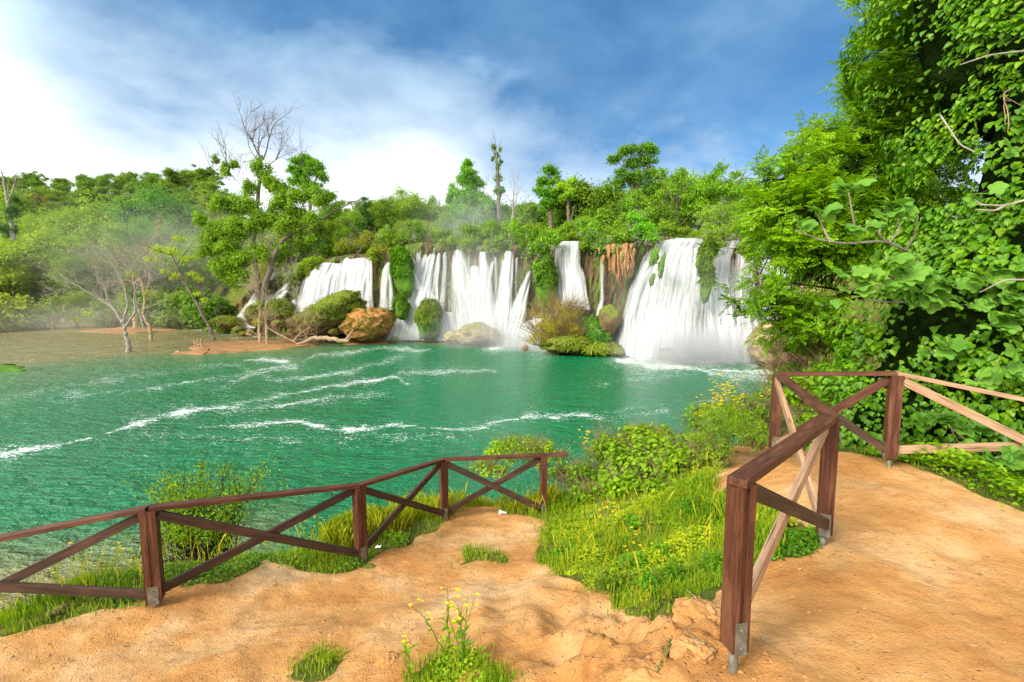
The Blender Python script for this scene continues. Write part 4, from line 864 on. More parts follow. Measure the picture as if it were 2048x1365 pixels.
LIP = [(640,748),(768,786),(800,882),(902,928),(952,980),(1008,1036),(1112,1164),(1296,1412),(1425,1482),(1486,1575)]
for px in np.arange(585, 1600, 11.5):
    px = px + R.uniform(-4, 4); onfall = any(a - 4 < px < b + 4 for a, b in LIP); y_ = np.interp(px, TOP_P, TOP_Y); q = R.random()
    if onfall and R.random() < .45: continue
    Yd = Ys(px) + (4.6 if onfall else 1.6) + R.uniform(0, 1); zt = at(px, y_ - R.uniform(10, 26), Yd)[2]; zb_ = at(px, y_ + (-2 if onfall else R.uniform(4, 24)), Yd)[2]
    tree('bush', px, y_ - R.uniform(10, 26), Yd, (.85 + .5 * q, .95 + .2 * q, .6), 'small leafy bush hanging on the very edge of the cliff', 'bush', 'small bushes on the cliff edge', 1.1, zb=zb_, hmin=1.2)
def custom(name, label, Yd, trunks, clumps, tint, leaf=.32, bark='bark', cat='tree', dens=170, bare=(), mat_='leaf_far', group=None, shape=KITE, up=.35, seed=1):
    rng = np.random.default_rng(seed); base = at(trunks[0][0][0], trunks[0][0][1], Yd + (trunks[0][0][3] if len(trunks[0][0]) > 3 else 0))
    e = empty(name, base, label, cat, group); t = G(); c = G()
    for tr in trunks:
        P_ = np.array([at(a[0], a[1], Yd + (a[3] if len(a) > 3 else 0)) for a in tr]); rr = np.array([a[2] for a in tr]) * Yd / F * (.62 if name in ('drowned_tree', 'dead_shrub', 'leaning_tree', 'great_tree') else 1)
        n_ = 5 * (len(tr) - 1) + 1; s0 = np.linspace(0, len(tr) - 1, n_); P2 = np.stack([np.interp(s0, range(len(tr)), P_[:, i]) for i in range(3)], -1)
        P2[1:-1] = (P2[:-2] + 2 * P2[1:-1] + P2[2:]) / 4; P2[1:] += rng.normal(size=(n_ - 1, 3)) * rr.mean() * .25; t.tube(P2, np.interp(s0, range(len(tr)), rr), 8)
    for (px, py, dx, dz, L, r, lev, sp_) in bare:
        grow(t, at(px, py, Yd + rng.uniform(-.5, .5)), unit([dx, rng.normal() * .25, dz]), L, r, lev, rng, sp_, .1, 5, wob=.16, minr=.012)
    for cl_ in clumps:
        px, py, rx, ry = cl_[:4]; dy = cl_[4] if len(cl_) > 4 else rng.uniform(-1, 1) * rx * .02; k = Yd / F
        crown(c, [(*at(px, py, Yd + dy), rx * k, rx * k * .85, ry * k)], dens, leaf, rng, clump=.46, up=up, shape=shape)
        for _ in range(3): grow(t, at(px, py + ry * .5, Yd + dy), unit(rng.normal(size=3) * [.7, .5, .5] + [0, 0, .7]), rx * k * .6, .035 * Yd / 60, 1, rng, .5, .1, 3)
    obj('trunk', t.mesh('trunk', M[bark]), e)
    if c.V: obj('crown', c.mesh('crown', M[mat_]), e, color=tint)
    return e
custom('great_tree', 'tallest tree, leafy below with a bare dead fan-shaped top, by the left cascade', 86,
  [[(512,650,9),(517,590,8),(513,540,7),(508,480,6),(512,420,6),(520,360,5),(524,310,3.5)],[(520,640,10,1),(532,560,9),(548,510,7.5),(566,478,6),(600,458,4.5),(645,436,3.5),(690,412,2),(722,398,.8)]],
  [(520,345,22,34),(545,370,20,26),(500,380,18,22),(440,410,26,24),(480,410,30,30),(430,470,30,34),(470,470,34,34),(440,540,26,30),(475,560,28,30),(510,450,26,36),(560,410,30,28),(600,395,30,24),(640,400,26,24),(575,450,26,24),(620,440,24,20),(480,520,30,26),(560,495,18,14),(450,345,12,22),(468,330,10,12),(430,320,9,12),(420,500,26,26),(455,500,30,26),(520,510,22,26),(540,440,26,30),(590,430,28,24),(480,450,26,24),(560,380,24,20),(500,420,26,26),(400,440,18,22),(620,480,18,14),(660,395,16,16)],
  (1.0, 1.05, .55), leaf=.34, bark='bark', dens=150,
  bare=[(524,330,0,1,4.3,.16,4,.42),(526,320,.35,1,4.3,.15,4,.4),(520,320,-.4,1,4.0,.14,4,.4),(522,345,-.75,1,4.9,.12,4,.4),(528,340,.7,1,3.1,.11,4,.45),(460,350,-.5,1,3.4,.11,3,.5),(470,360,-.9,.8,3.4,.10,3,.5),(450,370,-.8,.8,3.0,.09,3,.5),(600,458,.5,.8,3.0,.08,3,.5),(650,434,.8,.6,2.6,.07,3,.5),(690,412,.9,.3,2.2,.05,3,.5),(580,470,.9,.0,2.6,.06,3,.5),(540,520,-.3,1,2.2,.06,3,.5)], seed=5)
custom('airy_tree', 'airy flat-topped tree right of the great bare-topped tree', 100, [[(620,420,3),(618,380,3),(610,350,2),(600,330,1)],[(618,385,2),(632,360,1.5),(640,340,1)]],
  [(590,325,18,10),(612,320,18,10),(635,338,16,9),(648,360,12,8),(600,350,16,12),(620,345,22,16),(605,335,16,14),(628,330,18,12),(585,340,12,12),(640,350,16,12),(610,370,22,16),(630,375,18,14),(590,365,16,14)], (.75, 1.05, .45), leaf=.3, seed=6, bare=[(615,390,.4,1,5,.08,3,.4),(612,390,-.3,1,5,.08,3,.4)])
custom('poplar_tree', 'tall pointed poplar in the middle skyline, left of the narrow ivy-clad one', 92, [[(940,470,4),(936,400,4),(934,330,2)]],
  [(934,330,12,14),(938,348,20,18),(925,365,20,18),(948,370,22,20),(935,395,30,24),(905,385,14,18),(960,400,24,24),(925,425,34,26),(975,420,26,28),(950,440,34,24),(900,400,10,14)], (.8, 1.1, .6), leaf=.3, dens=170, seed=7)
custom('poplar_tree', 'very narrow ivy-clad poplar with sparse spiky top', 90, [[(1000,440,4),(996,380,4),(994,330,3),(990,288,1.5)]],
  [(997,385,12,18),(996,360,9,16),(995,335,7,14),(993,312,6,10),(988,296,6,9),(1002,325,4,10),(985,320,4,8),(1000,300,4,8)], (.5, .75, .6), leaf=.26, dens=170, bare=[(990,292,0,1,2,.05,2,.3),(996,310,.3,1,2,.05,2,.3),(992,320,-.4,1,2,.05,2,.3)], seed=8)
custom('dark_oak', 'dark green oak with a lumpy egg-shaped crown, right of the bare snag', 84, [[(1102,470,5),(1101,420,5),(1100,370,3.5),(1098,345,1.5)]],
  [(1100,345,20,16),(1086,365,18,14),(1112,365,20,14),(1080,385,16,14),(1100,390,24,16),(1120,390,16,14),(1095,410,22,14)], (.55, .85, .4), leaf=.3, dens=190, seed=9)
custom('lime_tree', 'small bright lime tree touching the dark oak', 82, [[(1138,480,4),(1137,420,3.5),(1136,385,2)],[(1140,450,2),(1150,410,1.5)]], [(1128,375,16,12),(1146,368,16,12),(1140,392,22,12),(1158,385,14,14),(1125,398,10,8)], (1.3, 1.35, .45), leaf=.28, seed=10)
custom('domed_tree', 'tall twin-domed dark tree above the hanging tufa', 80, [[(1275,470,5),(1272,400,5),(1270,340,3)],[(1272,380,3),(1300,330,2)],[(1272,390,3),(1240,340,2)]],
  [(1250,305,20,16),(1275,300,20,14),(1300,302,18,18),(1290,325,24,18),(1262,330,22,16),(1228,322,16,12),(1240,345,16,12),(1300,350,20,18),(1265,360,28,18),(1240,370,20,16),(1300,380,22,18)], (.6, .8, .5), leaf=.3, dens=170, seed=11)
custom('soft_tree', 'pale sage green tree in front of the right wood', 74, [[(1275,470,3),(1278,430,3),(1276,395,1.5)]], [(1272,390,14,14),(1262,410,16,14),(1285,412,18,16),(1275,435,28,16),(1300,425,20,18),(1250,440,16,16)], (1.1, 1.2, .85), leaf=.26, dens=200, seed=12)
custom('bare_snag', 'thin bare snag rising left of the dark oak', 88, [[(1024,450,2),(1026,410,1.6),(1027,380,.7)]], [], (1, 1, 1), bark='bark_grey', bare=[(1026,420,.3,1,3,.06,3,.3),(1025,410,-.3,1,3,.06,3,.3),(1026,400,.1,1,2.5,.05,2,.3)], seed=13)
custom('bare_snag', 'pale dead tree at the left edge above an ivy trunk', 108, [[(28,480,4),(20,440,3.4),(14,400,2.6),(8,370,2),(4,345,1)],[(16,410,2),(26,380,2),(34,350,.8)]], [(22,430,16,22),(14,460,18,24),(28,400,9,14)], (.4,.6,.45), bark='bark_grey', bare=[(8,370,-.5,1,5,.1,3,.4),(8,370,.2,1,5,.1,3,.4),(26,380,.5,1,4,.08,3,.4),(14,395,-.9,.7,4,.08,3,.4)], leaf=.35, seed=14)
# drowned trees at the left
G4 = 'dead trees standing in the shallows'
custom('drowned_tree', 'grey bare tree standing in the water, nearest of the drowned trees', 65, [[(258,712,9),(256,690,7),(250,660,5.5),(244,640,5)],[(246,650,4.5),(228,618,3.5),(190,592,2.6),(150,570,1.6),(118,548,.8)],[(246,645,4.5),(256,610,3.5),(250,575,2.5),(232,540,1.5)],[(250,655,4),(272,625,3),(268,590,2),(280,560,1)],[(236,628,3),(215,600,2),(205,560,1.2)]],
  [(180,628,16,8),(250,600,10,8),(150,640,12,6)], (1.7, 1.4, .9), leaf=.2, bark='bark_grey', dens=40, group=G4,
  bare=[(244,640,-.8,.5,3,.07,4,.6),(240,630,-.5,1,3,.07,4,.6),(256,610,.3,1,2.8,.06,4,.6),(228,618,-.7,.8,3,.06,4,.6),(190,592,-.8,.5,2.8,.05,4,.6),(160,575,-.7,.5,2.5,.04,3,.6),(250,575,-.3,1,2.5,.05,4,.6),(268,590,.6,.9,2.4,.05,4,.6),(272,625,.8,.4,2.2,.05,3,.6),(205,570,-.4,1,2.4,.05,4,.6),(232,545,-.5,1,2.4,.04,3,.6),(215,600,-.9,-.1,2.5,.05,3,.6),(246,640,.5,.1,2,.05,3,.6)], seed=15)
custom('drowned_tree', 'tan trunk with a broken crooked top, behind the nearest drowned tree', 80, [[(302,680,6),(300,655,5),(286,630,4.5),(290,600,4),(284,565,4),(276,555,3)],[(288,600,3),(300,560,2),(296,510,1.3),(286,480,.6)]], [(300,590,16,12),(262,550,14,12)], (1.3, 1.1, .8), leaf=.22, bark='bark_tan', dens=40, group=G4,
  bare=[(290,600,.3,1,3.5,.08,4,.6),(286,570,-.5,1,3.5,.07,4,.6),(300,560,.2,1,3,.07,4,.6),(284,575,-.9,.5,3,.06,4,.6),(298,520,0,1,3,.05,4,.5)], seed=16)
custom('drowned_tree', 'pale slim trunk standing in the shallows next to the tan trunk', 86, [[(288,657,4),(284,640,3.5),(274,610,3),(268,570,2),(262,520,1)]], [], (1,1,1), bark='bark_grey', group=G4, bare=[(274,610,-.5,1,3.5,.07,4,.5),(268,570,.3,1,3.5,.06,4,.5),(264,540,-.3,1,3,.05,4,.5)], seed=17)
custom('leaning_tree', 'leaning dark tree with sparse yellow leaves rooted on the mud spit', 74, [[(430,682,6),(418,655,5),(400,620,4.5),(384,590,4),(368,565,3.5),(352,530,3),(340,500,2)],[(400,620,2.5),(404,580,1.6),(412,550,.8)],[(372,570,2.5),(345,540,1.8),(315,522,1)],[(352,530,2),(375,500,1.3),(390,480,.7)]],
  [(345,505,20,12),(318,500,18,10),(375,520,20,12),(385,550,16,10),(350,555,16,9),(398,560,14,10),(330,545,12,8),(395,590,12,8),(412,600,10,7),(300,520,14,8),(360,480,16,9)], (1.7, 1.4, .55), leaf=.22, bark='bark', dens=70, bare=[(352,530,-.5,1,3,.06,3,.6),(340,500,-.3,1,3,.05,3,.6),(384,590,.5,.9,2.4,.05,3,.6),(400,620,.7,.7,2.2,.05,3,.6),(410,640,.7,.3,2,.04,3,.6),(368,565,-.8,.5,2.5,.05,3,.6)], seed=18)
custom('dead_shrub', 'greyish mist-veiled dead shrub with a split pale stump on the mud spit', 72, [[(535,692,4.5),(533,670,4),(532,640,3),(528,615,2)],[(520,684,5),(518,650,4),(520,610,2.5)]], [(520,610,14,14),(516,645,14,12)], (1.7, 1.3, .8), leaf=.2, bark='bark_tan', dens=50,
  bare=[(533,670,.4,.8,2,.05,4,.7),(518,650,-.4,.8,2,.05,4,.7),(520,625,0,1,2.2,.05,4,.7),(530,640,.5,.8,2,.05,4,.7),(516,670,-.7,.4,1.8,.05,4,.7),(524,600,.2,1,2.2,.04,4,.7),(534,655,.8,.2,1.8,.04,3,.7)], seed=19)
custom('bare_shrub', 'tangle of bare whitish branches over the left cascade', 81, [[(545,600,2),(560,585,1.5),(580,575,.8)]], [], (1,1,1), bark='bark_grey', group=None, bare=[(545,600,.5,.6,2.6,.05,4,.6),(555,590,.9,.3,2.6,.05,4,.6),(560,590,.3,1,2.6,.05,4,.6),(540,600,-.6,.8,2.4,.05,4,.6),(575,580,.6,.7,2.4,.04,4,.6)], seed=20)
custom('dead_branch', 'bleached fallen brushwood heap leaning against the slab boulder', 72.5, [[(585,684,2),(600,668,1.5),(618,655,.8)]], [], (1,1,1), bark='bark_tan', cat='brushwood', bare=[(600,680,.2,1,2.2,.05,4,.6),(610,678,.7,.7,2.2,.05,4,.6),(620,680,-.4,.8,2.2,.05,4,.6),(630,682,.3,.8,1.8,.05,4,.6),(590,684,-.7,.6,2,.05,4,.6)], seed=21)
custom('driftwood_log', 'long bleached driftwood log lying across the falls foot', 71.5, [[(595,688,2),(630,676,4),(660,678,4.5),(690,684,4),(700,682,3)],[(690,682,2.5),(700,670,2),(706,658,1)],[(694,684,2),(704,672,1)],[(595,688,1),(555,668,1.3),(535,655,.8)]], [], (1,1,1), bark='bark_tan', cat='log', seed=22)
custom('driftwood_log', 'thin submerged log floating in front of the mud spit', 65, [[(290,708,1.2),(330,708,1.8),(358,706,3),(361,704,3)]], [], (1,1,1), bark='bark_tan', cat='log', seed=23)
for i, (px, py, Yd, h, lab) in enumerate([(392,697,69,18,'left finger of the pale stump trio'),(398,697,69,20,'middle finger of the pale stump trio'),(404,696,69,18,'right finger of the pale stump trio'),(108,654,112,24,'pale pointed stump on the far left shore'),(130,645,115,36,'tan broken stump on the far left shore'),(88,662,108,14,'small pale stump near the left shore'),(272,657,100,34,'tan tree butt behind the drowned trees'),(500,672,78,14,'wide brown stump on the mud spit')]):
    custom('tree_stump', lab, Yd, [[(px, py, 3.2 if i < 3 else 5), (px - 2, py - h * .5, 2.6 if i < 3 else 4), (px - 3 + i % 3, py - h, 1.4)]], [], (1, 1, 1), bark='bark_tan', cat='stump', group='stumps in the shallows', seed=30 + i)
# bushy island and red brush
def brush(name, label, blobs, tint, seed, leaf=.16, nb=70, col='twig', dens=330):
    rng = np.random.default_rng(seed); e = empty(name, at(*blobs[0][:2], blobs[0][4]), label, 'bush'); c = G(); t = G()
    for px, py, rx, ry, Yd in blobs:
        k = Yd / F; crown(c, [(*at(px, py, Yd), rx * k, rx * k * .8, ry * k)], dens, leaf, rng, shape=LANCE, clump=.4, up=.1)
        for _ in range(int(nb * rx / 30)):
            dx = rng.normal(); dd = unit([dx * .7, -.25 + rng.normal() * .5, .9]); p = at(px + dx * rx * .25, py + ry * .5, Yd); L = (rx + ry) * .5 * k
            grow(t, p, dd, L * rng.uniform(.7, 1.1), .03, 1, rng, .35, .12, 3, minr=.012)
    obj('leaves', c.mesh('leaves', M['leaf_far']), e, color=tint); obj('twigs', t.mesh('twigs', M[col]), e); return e
brush('island_bush', 'big round ochre brown bush with feathery twigs on the rock island', [(1100,655,44,34,62.5),(1130,635,34,32,63.5),(1085,680,30,24,62),(1140,665,30,28,62.5)], (2.1, 1.2, .7), 61)
brush('island_bush', 'pale straw coloured fluffy shrub crowning the rock island', [(1120,618,46,20,64.5),(1080,630,26,14,65),(1150,628,22,20,64.5)], (3.2, 2.0, 1.5), 62, dens=110)
brush('red_brush', 'reddish brown leafless brush at the right foot of the falls', [(1580,705,40,30,42),(1610,725,40,24,38),(1560,735,26,20,40)], (2.6, 1.0, .8), 63, dens=60, nb=160)
rock('grassy_bank', 'pale green grassy slope seen under the feathery tree', 'bank', 1660, 690, 44, 80, 46, 5, 'rock_green', 71, amp=.15, tufts=3000, tc=(1.5, 1.3, 1.3))
rock('boulder', 'brown cliff bulge behind the hooked bare branches', 'boulder', 1660, 615, 50, 90, 60, 3, 'rock_tan', 72, amp=.2)
# ---------------------------------------------------------------- the ivy mass, feathery tree and fig at the right
def ell(c, r, d): return np.asarray(c) + d * np.asarray(r)
rng = np.random.default_rng(77)
root = empty('ivy_covered_tree', (8.9, 7.0, 5.5), 'huge ivy-smothered tree filling the right edge with deep shadowed gaps', 'tree')
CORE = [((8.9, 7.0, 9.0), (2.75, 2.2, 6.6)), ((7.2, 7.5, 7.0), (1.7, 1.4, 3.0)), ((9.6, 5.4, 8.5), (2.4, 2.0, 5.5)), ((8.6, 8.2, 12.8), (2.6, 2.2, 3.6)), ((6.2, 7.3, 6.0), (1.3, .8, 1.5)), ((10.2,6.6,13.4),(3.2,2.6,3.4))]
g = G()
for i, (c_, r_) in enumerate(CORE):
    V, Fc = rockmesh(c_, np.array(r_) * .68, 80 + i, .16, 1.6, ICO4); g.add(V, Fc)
obj('inner_thicket_shade', g.mesh('inner_thicket_shade', M['core'], True), root)  # dark core stands in for shade seen between the leaves
g = G(); t = G()
def outside(P, sc=.97):
    k = np.ones(len(P), bool)
    for c_, r_ in CORE: k &= (((P - c_) / (np.array(r_) * sc)) ** 2).sum(-1) > 1
    return k
for c_, r_ in CORE:
    ar = (r_[0] * r_[2] + r_[1] * r_[2]) * 1.6; nc = int(ar * 62)
    d = rv(nc, rng); P_ = ell(c_, r_, d); d = unit(d / np.array(r_))
    vis = (d * unit(np.array([0, 0, 8]) - P_)).sum(-1) > -.35; P_, d = P_[vis], d[vis]
    P_ = P_ + d * (fbm(P_ * .9, 3, 5) * .55)[:, None]; k = outside(P_, .93) & (vn(P_ * 1.25, 12) > -.36); P_, d = P_[k], d[k]
    for p, n_ in zip(P_, d):
        # a hanging shelf of overlapping leaves
        m_ = int(rng.integers(16, 30)); w_ = rng.uniform(.22, .42); tang = unit(np.cross(n_, [0, 0, 1])); u_ = rng.uniform(-1, 1, m_); v_ = rng.random(m_)
        q = p + tang * (u_ * w_)[:, None] + n_ * (.16 * (1 - u_ ** 2) * (1 - v_ * .5))[:, None] + np.array([0, 0, 1]) * ((-.30 * v_ - .16 * u_ ** 2))[:, None]
        nn = unit(n_ * .6 + np.array([0, 0, .75]) + rng.normal(size=(m_, 3)) * .28); dr = unit(n_ * .45 + np.array([0, 0, -.75]) + tang * (u_ * .5)[:, None] + rng.normal(size=(m_, 3)) * .25)
        g.scatter(*IVY, q, dr, nn, rng.uniform(.05, .11, m_) * rng.uniform(.75, 1.15))
for c_, r_ in CORE:
    nc = int((r_[0] * r_[2] + r_[1] * r_[2]) * 1.6 * 85); d = rv(nc, rng); P_ = ell(c_, np.array(r_) * .82, d); vis = (d * unit(np.array([0, 0, 8]) - P_)).sum(-1) > -.4; P_, d = P_[vis], d[vis]; k = outside(P_, .74); P_, d = P_[k], d[k]
    g.scatter(*IVY, P_ + d * rng.uniform(-.1, .15, (len(P_), 1)), unit(d * .4 + [0, 0, -.8] + rng.normal(size=(len(P_), 3)) * .3), unit(d * .7 + [0, 0, .6] + rng.normal(size=(len(P_), 3)) * .3), rng.uniform(.06, .11, len(P_)))
obj('ivy_leaves', g.mesh('ivy_leaves', M['ivy']), root, color=(1, 1, 1))
for i in range(16):
    c_, r_ = CORE[rng.integers(len(CORE))]; d = rv(1, rng)[0]; d[1] = -abs(d[1]); d = unit(d + [-.5, 0, 0]); p = ell(c_, np.array(r_) * 1.0, d)
    grow(t, p, unit(d + [0, 0, -.6]), rng.uniform(.4, 1.0), .012, 1, rng, .5, -.1, 4, minr=.004)
t.tube([(9.2, 7.2, 5), (9, 7, 9), (8.8, 7.1, 14)], [.5, .4, .2], 9)
obj('stems', t.mesh('stems', M['twig']), root)

# feathery tree: limbs reach left and down from behind the ivy
root = empty('feathery_tree', (9.4, 11.2, 5.3), 'yellow green feathery-leaved tree arching left from behind the ivy with bare hooked lower boughs', 'tree')
POLY = [(1740,-60),(1728,60),(1716,120),(1740,140),(1668,168),(1680,200),(1658,235),(1612,262),(1560,290),(1512,330),(1478,352),(1520,366),(1476,392),(1484,440),(1488,490),(1540,515),(1570,545),(1640,535),(1720,520),(1800,480),(1900,460),(1950,200),(1950,-60)]
P1_ = [(1470,560),(1505,545),(1560,575),(1610,590),(1650,600),(1600,640),(1560,650),(1530,680),(1500,670),(1510,640),(1480,600)]
t = G(); g = G(); trunk0 = np.array([9.4, 11.2, 5.0])
limbs = []
def limb(pts, r0, r1):
    P_ = np.array([at(*a) if len(a) == 3 else a for a in pts]); n_ = 6 * (len(P_) - 1) + 1; s0 = np.linspace(0, len(P_) - 1, n_)
    P2 = np.stack([np.interp(s0, range(len(P_)), P_[:, i]) for i in range(3)], -1)
    for _ in range(3): P2[1:-1] = (P2[:-2] + 2 * P2[1:-1] + P2[2:]) / 4
    t.tube(P2, np.linspace(r0, r1, n_), 7); limbs.append(P2)
limb([(1830,720,11.4),(1850,560,11.3),(1860,300,11.2),(1850,60,11),(1840,-80,10.9)], .16, .05)
limb([(1855,500,11.3),(1790,400,11),(1700,330,10.6),(1600,350,10.3),(1530,370,10)], .07, .012)
limb([(1855,350,11.2),(1800,250,11),(1740,200,10.8),(1690,190,10.6)], .06, .012)
limb([(1850,200,11.2),(1800,120,11),(1750,60,10.9)], .05, .012)
limb([(1850,600,11.3),(1760,520,10.8),(1660,470,10.2),(1560,450,9.8),(1500,430,9.6)], .07, .012)
limb([(1850,450,11.2),(1760,330,10.6),(1660,290,10.3),(1590,300,10)], .05, .01)
# dark hooked lower boughs
limb([(1850,640,11),(1760,592,10.3),(1700,585,9.9),(1660,598,9.6),(1625,620,9.4),(1590,650,9.3),(1560,672,9.2),(1540,688,9.1)], .07, .010)
limb([(1760,592,10.3),(1700,600,9.9),(1680,630,9.7),(1660,665,9.6),(1650,690,9.5)], .045, .006)
limb([(1625,620,9.4),(1600,612,9.2),(1570,612,9),(1530,625,8.9),(1480,624,8.8)], .03, .005)
limb([(1700,585,9.9),(1650,575,9.7),(1600,570,9.5),(1540,555,9.3),(1500,540,9.2)], .03, .005)
ALL = np.concatenate(limbs)
def inside_pts(poly, n_, d0, d1):
    out = []; poly = np.array(poly); lo, hi = poly.min(0), poly.max(0)
    while len(out) < n_:
        px, py = rng.uniform(lo[0], hi[0], 400), rng.uniform(lo[1], hi[1], 400); k = inpoly(px, py, poly)
        for a, b in zip(px[k], py[k]): out.append(at(a, b, rng.uniform(d0, d1)))
    return np.array(out[:n_])
def spray(p, d, L, nleaf, lsz):
    """a leafy shoot: thin stem with pinnate leaves alternating along it"""
    n_ = 6; pts = [p]; dd = unit(d)
    for i in range(n_ - 1): dd = unit(dd + [0, 0, -.10] + rng.normal(size=3) * .10); pts.append(pts[-1] + dd * L / (n_ - 1))
    pts = np.array(pts); t.tube(pts, np.linspace(.008, .003, n_), 3)
    side = unit(np.cross(dd, [0, 0, 1]) + rng.normal(size=3) * .15); upv = unit(np.cross(side, dd))
    for i in range(nleaf):
        s_ = (i + .5) / nleaf; b = np.array([np.interp(s_ * (n_ - 1), range(n_), pts[:, k]) for k in range(3)]); sg = 1 if i % 2 else -1
        ld = unit(side * sg * .9 + dd * .55 + rng.normal(size=3) * .28 + [0, 0, -.12]); ll = lsz * rng.uniform(.8, 1.25)
        ax = unit(np.cross(ld, upv)); k = np.repeat([.25, .45, .65, .85], 2); sd = np.tile([1, -1], 4)
        q = b + ld * (k * ll)[:, None]; dr = ax * sd[:, None] + ld * .55; q = np.vstack([q, b + ld * ll * .95]); dr = np.vstack([dr, ld])
        nn = np.tile(upv, (9, 1)) + rng.normal(size=(9, 3)) * .3
        g.scatter(*KITE, q, dr, nn, ll * rng.uniform(.26, .38, 9))
def sprays(P_, dens, L, lsz, ldir):
    for p in P_:
        j = np.argmin(((ALL - p) ** 2).sum(-1) + 0 * p[0]); b = ALL[j]; v = p - b; dist = np.linalg.norm(v)
        mid = b + v * .5 + np.array([0, 0, .12 * dist]) + rng.normal(size=3) * .06 * dist
        if dist < 3.0: t.tube([b, b * .5 + mid * .5 + [0, 0, .03], mid, mid * .4 + p * .6, p], [.014, .012, .01, .008, .006], 3)
        d = unit(v * .6 + np.array(ldir) + rng.normal(size=3) * .45)
        for _ in range(dens): spray(p + rng.normal(size=3) * .10, unit(d + rng.normal(size=3) * .5), L * rng.uniform(.5, 1.1), int(rng.integers(7, 12)), lsz)
POLY = [(a + (26 if a < 1700 else 0), b + 2) for a, b in POLY]; P1_ = [(a + 40, b) for a, b in P1_]
sprays(inside_pts(POLY, 560, 9.3, 11.6), 3, .55, .20, (-.55, -.35, .1))
sprays(inside_pts([(1530,390),(1600,360),(1720,380),(1770,480),(1700,540),(1610,530),(1545,480)], 120, 8.8, 9.8), 3, .5, .19, (-.6, -.3, -.05))
sprays(inside_pts(P1_, 80, 8.6, 9.6), 2, .45, .17, (-.6, -.2, -.25))
sprays(inside_pts([(1452,600),(1475,590),(1500,600),(1480,625)], 5, 8.7, 8.9), 2, .25, .16, (-.7, 0, .1))
for i in range(34):
    L_ = limbs[6 + rng.integers(4)]; p = L_[rng.integers(4, len(L_))]; grow(t, p, unit([rng.normal() * .6 - .3, rng.normal() * .5, -.5]), rng.uniform(.25, .6), .007, 2, rng, .6, -.15, 4, minr=.0025)
obj('boughs', t.mesh('boughs', M['bark_dark']), root)
obj('leaves', g.mesh('leaves', M['ash']), root, color=(1, 1, 1))

# fig: pale bent limbs with large lobed leaves in front of the ivy
root = empty('fig_tree', (6.6, 6.9, 5.4), 'fig tree with pale bent limbs and big lobed leaves in front of the ivy', 'tree')
t = G(); g = G(); limbs = []
def flimb(pts, r0=.016, r1=.007):
    P_ = np.array([at(*a) for a in pts]); n_ = 5 * (len(P_) - 1) + 1; s0 = np.linspace(0, len(P_) - 1, n_); P2 = np.stack([np.interp(s0, range(len(P_)), P_[:, i]) for i in range(3)], -1)
    P2[1:-1] = (P2[:-2] + 2 * P2[1:-1] + P2[2:]) / 4; t.tube(P2, np.linspace(r0, r1, n_), 7)
flimb([(1900,640,7.6),(1860,560,7.2),(1820,505,6.8),(1770,482,6.5),(1690,488,6.3),(1640,480,6.2),(1590,460,6.1)], .026)
flimb([(1770,482,6.5),(1757,470,6.4),(1765,440,6.4),(1775,425,6.4)]); flimb([(1780,484,6.5),(1800,460,6.4),(1795,430,6.35)]); flimb([(1812,500,6.7),(1830,470,6.6),(1835,430,6.5)])
flimb([(1712,470,6.3),(1705,430,6.2),(1697,385,6.1)]); flimb([(1660,484,6.2),(1645,455,6.2),(1636,430,6.1)])
flimb([(1860,600,7.2),(1790,606,6.8),(1740,600,6.5),(1700,605,6.4)], .02); flimb([(1790,560,6.8),(1770,548,6.6),(1740,560,6.4)])
flimb([(2070,395,5.8),(2010,412,6),(1960,410,6.1),(1950,400,6.1)], .014); flimb([(2010,412,6),(1990,422,6),(1950,420,6)])
flimb([(2070,560,5.6),(2010,560,5.9),(1960,585,6.1)], .014); flimb([(1880,230,7),(1920,290,6.8),(1950,305,6.5)], .012)
flimb([(2070,100,5.9),(1980,110,6.5),(1920,130,6.8)], .012)
FC = [(1697,372,6.1,7),(1640,425,6.1,7),(1596,455,6.1,4),(1790,412,6.3,8),(1766,425,6.3,5),(1722,452,6.1,6),(1770,520,6.3,6),(1730,552,6.3,8),(1700,578,6.3,6),(1690,545,6.2,5),(1790,560,6.3,8),(1820,540,6.4,8),(1840,575,6.4,7),(1870,590,6.3,8),(1900,570,6.2,8),(1930,610,6.1,6),(1830,605,6.4,6),
      (1965,555,6,7),(2010,540,5.9,8),(1990,600,6,8),(2030,590,5.8,8),(1980,650,5.9,7),(2025,630,5.8,7),(1950,390,6.1,3),(2036,225,5.9,4),(2030,300,5.9,3),(1890,690,6.2,6),(1860,705,6.2,6),(2010,735,5.7,7),(1950,760,5.9,6),(2040,700,5.6,5),(1940,850,5.6,8),(1880,830,5.8,8),(1990,915,5.2,8),(1910,905,5.5,4),(2030,900,5.1,6),(1650,610,6.5,3)]
for px, py, Yd, m_ in FC:
    c_ = at(px, py, Yd + .15); 
    for i in range(m_):
        a = rng.uniform(0, 6.28); od = np.array([math.cos(a) * .9, -.45 + math.sin(a) * .35, rng.uniform(-.25, .35)]); b = c_ + od * rng.uniform(.03, .12); t.tube([c_, b], [.003, .002], 3)
        nn = unit(np.array([-.25, -.75, .65]) + rng.normal(size=3) * .3); dr = unit(od + np.array([0, 0, -.15])); g.scatter(*FIG, b[None], dr[None], nn[None], rng.uniform(.13, .23))
obj('limbs', t.mesh('limbs', M['bark_grey']), root); obj('leaves', g.mesh('leaves', M['fig']), root)

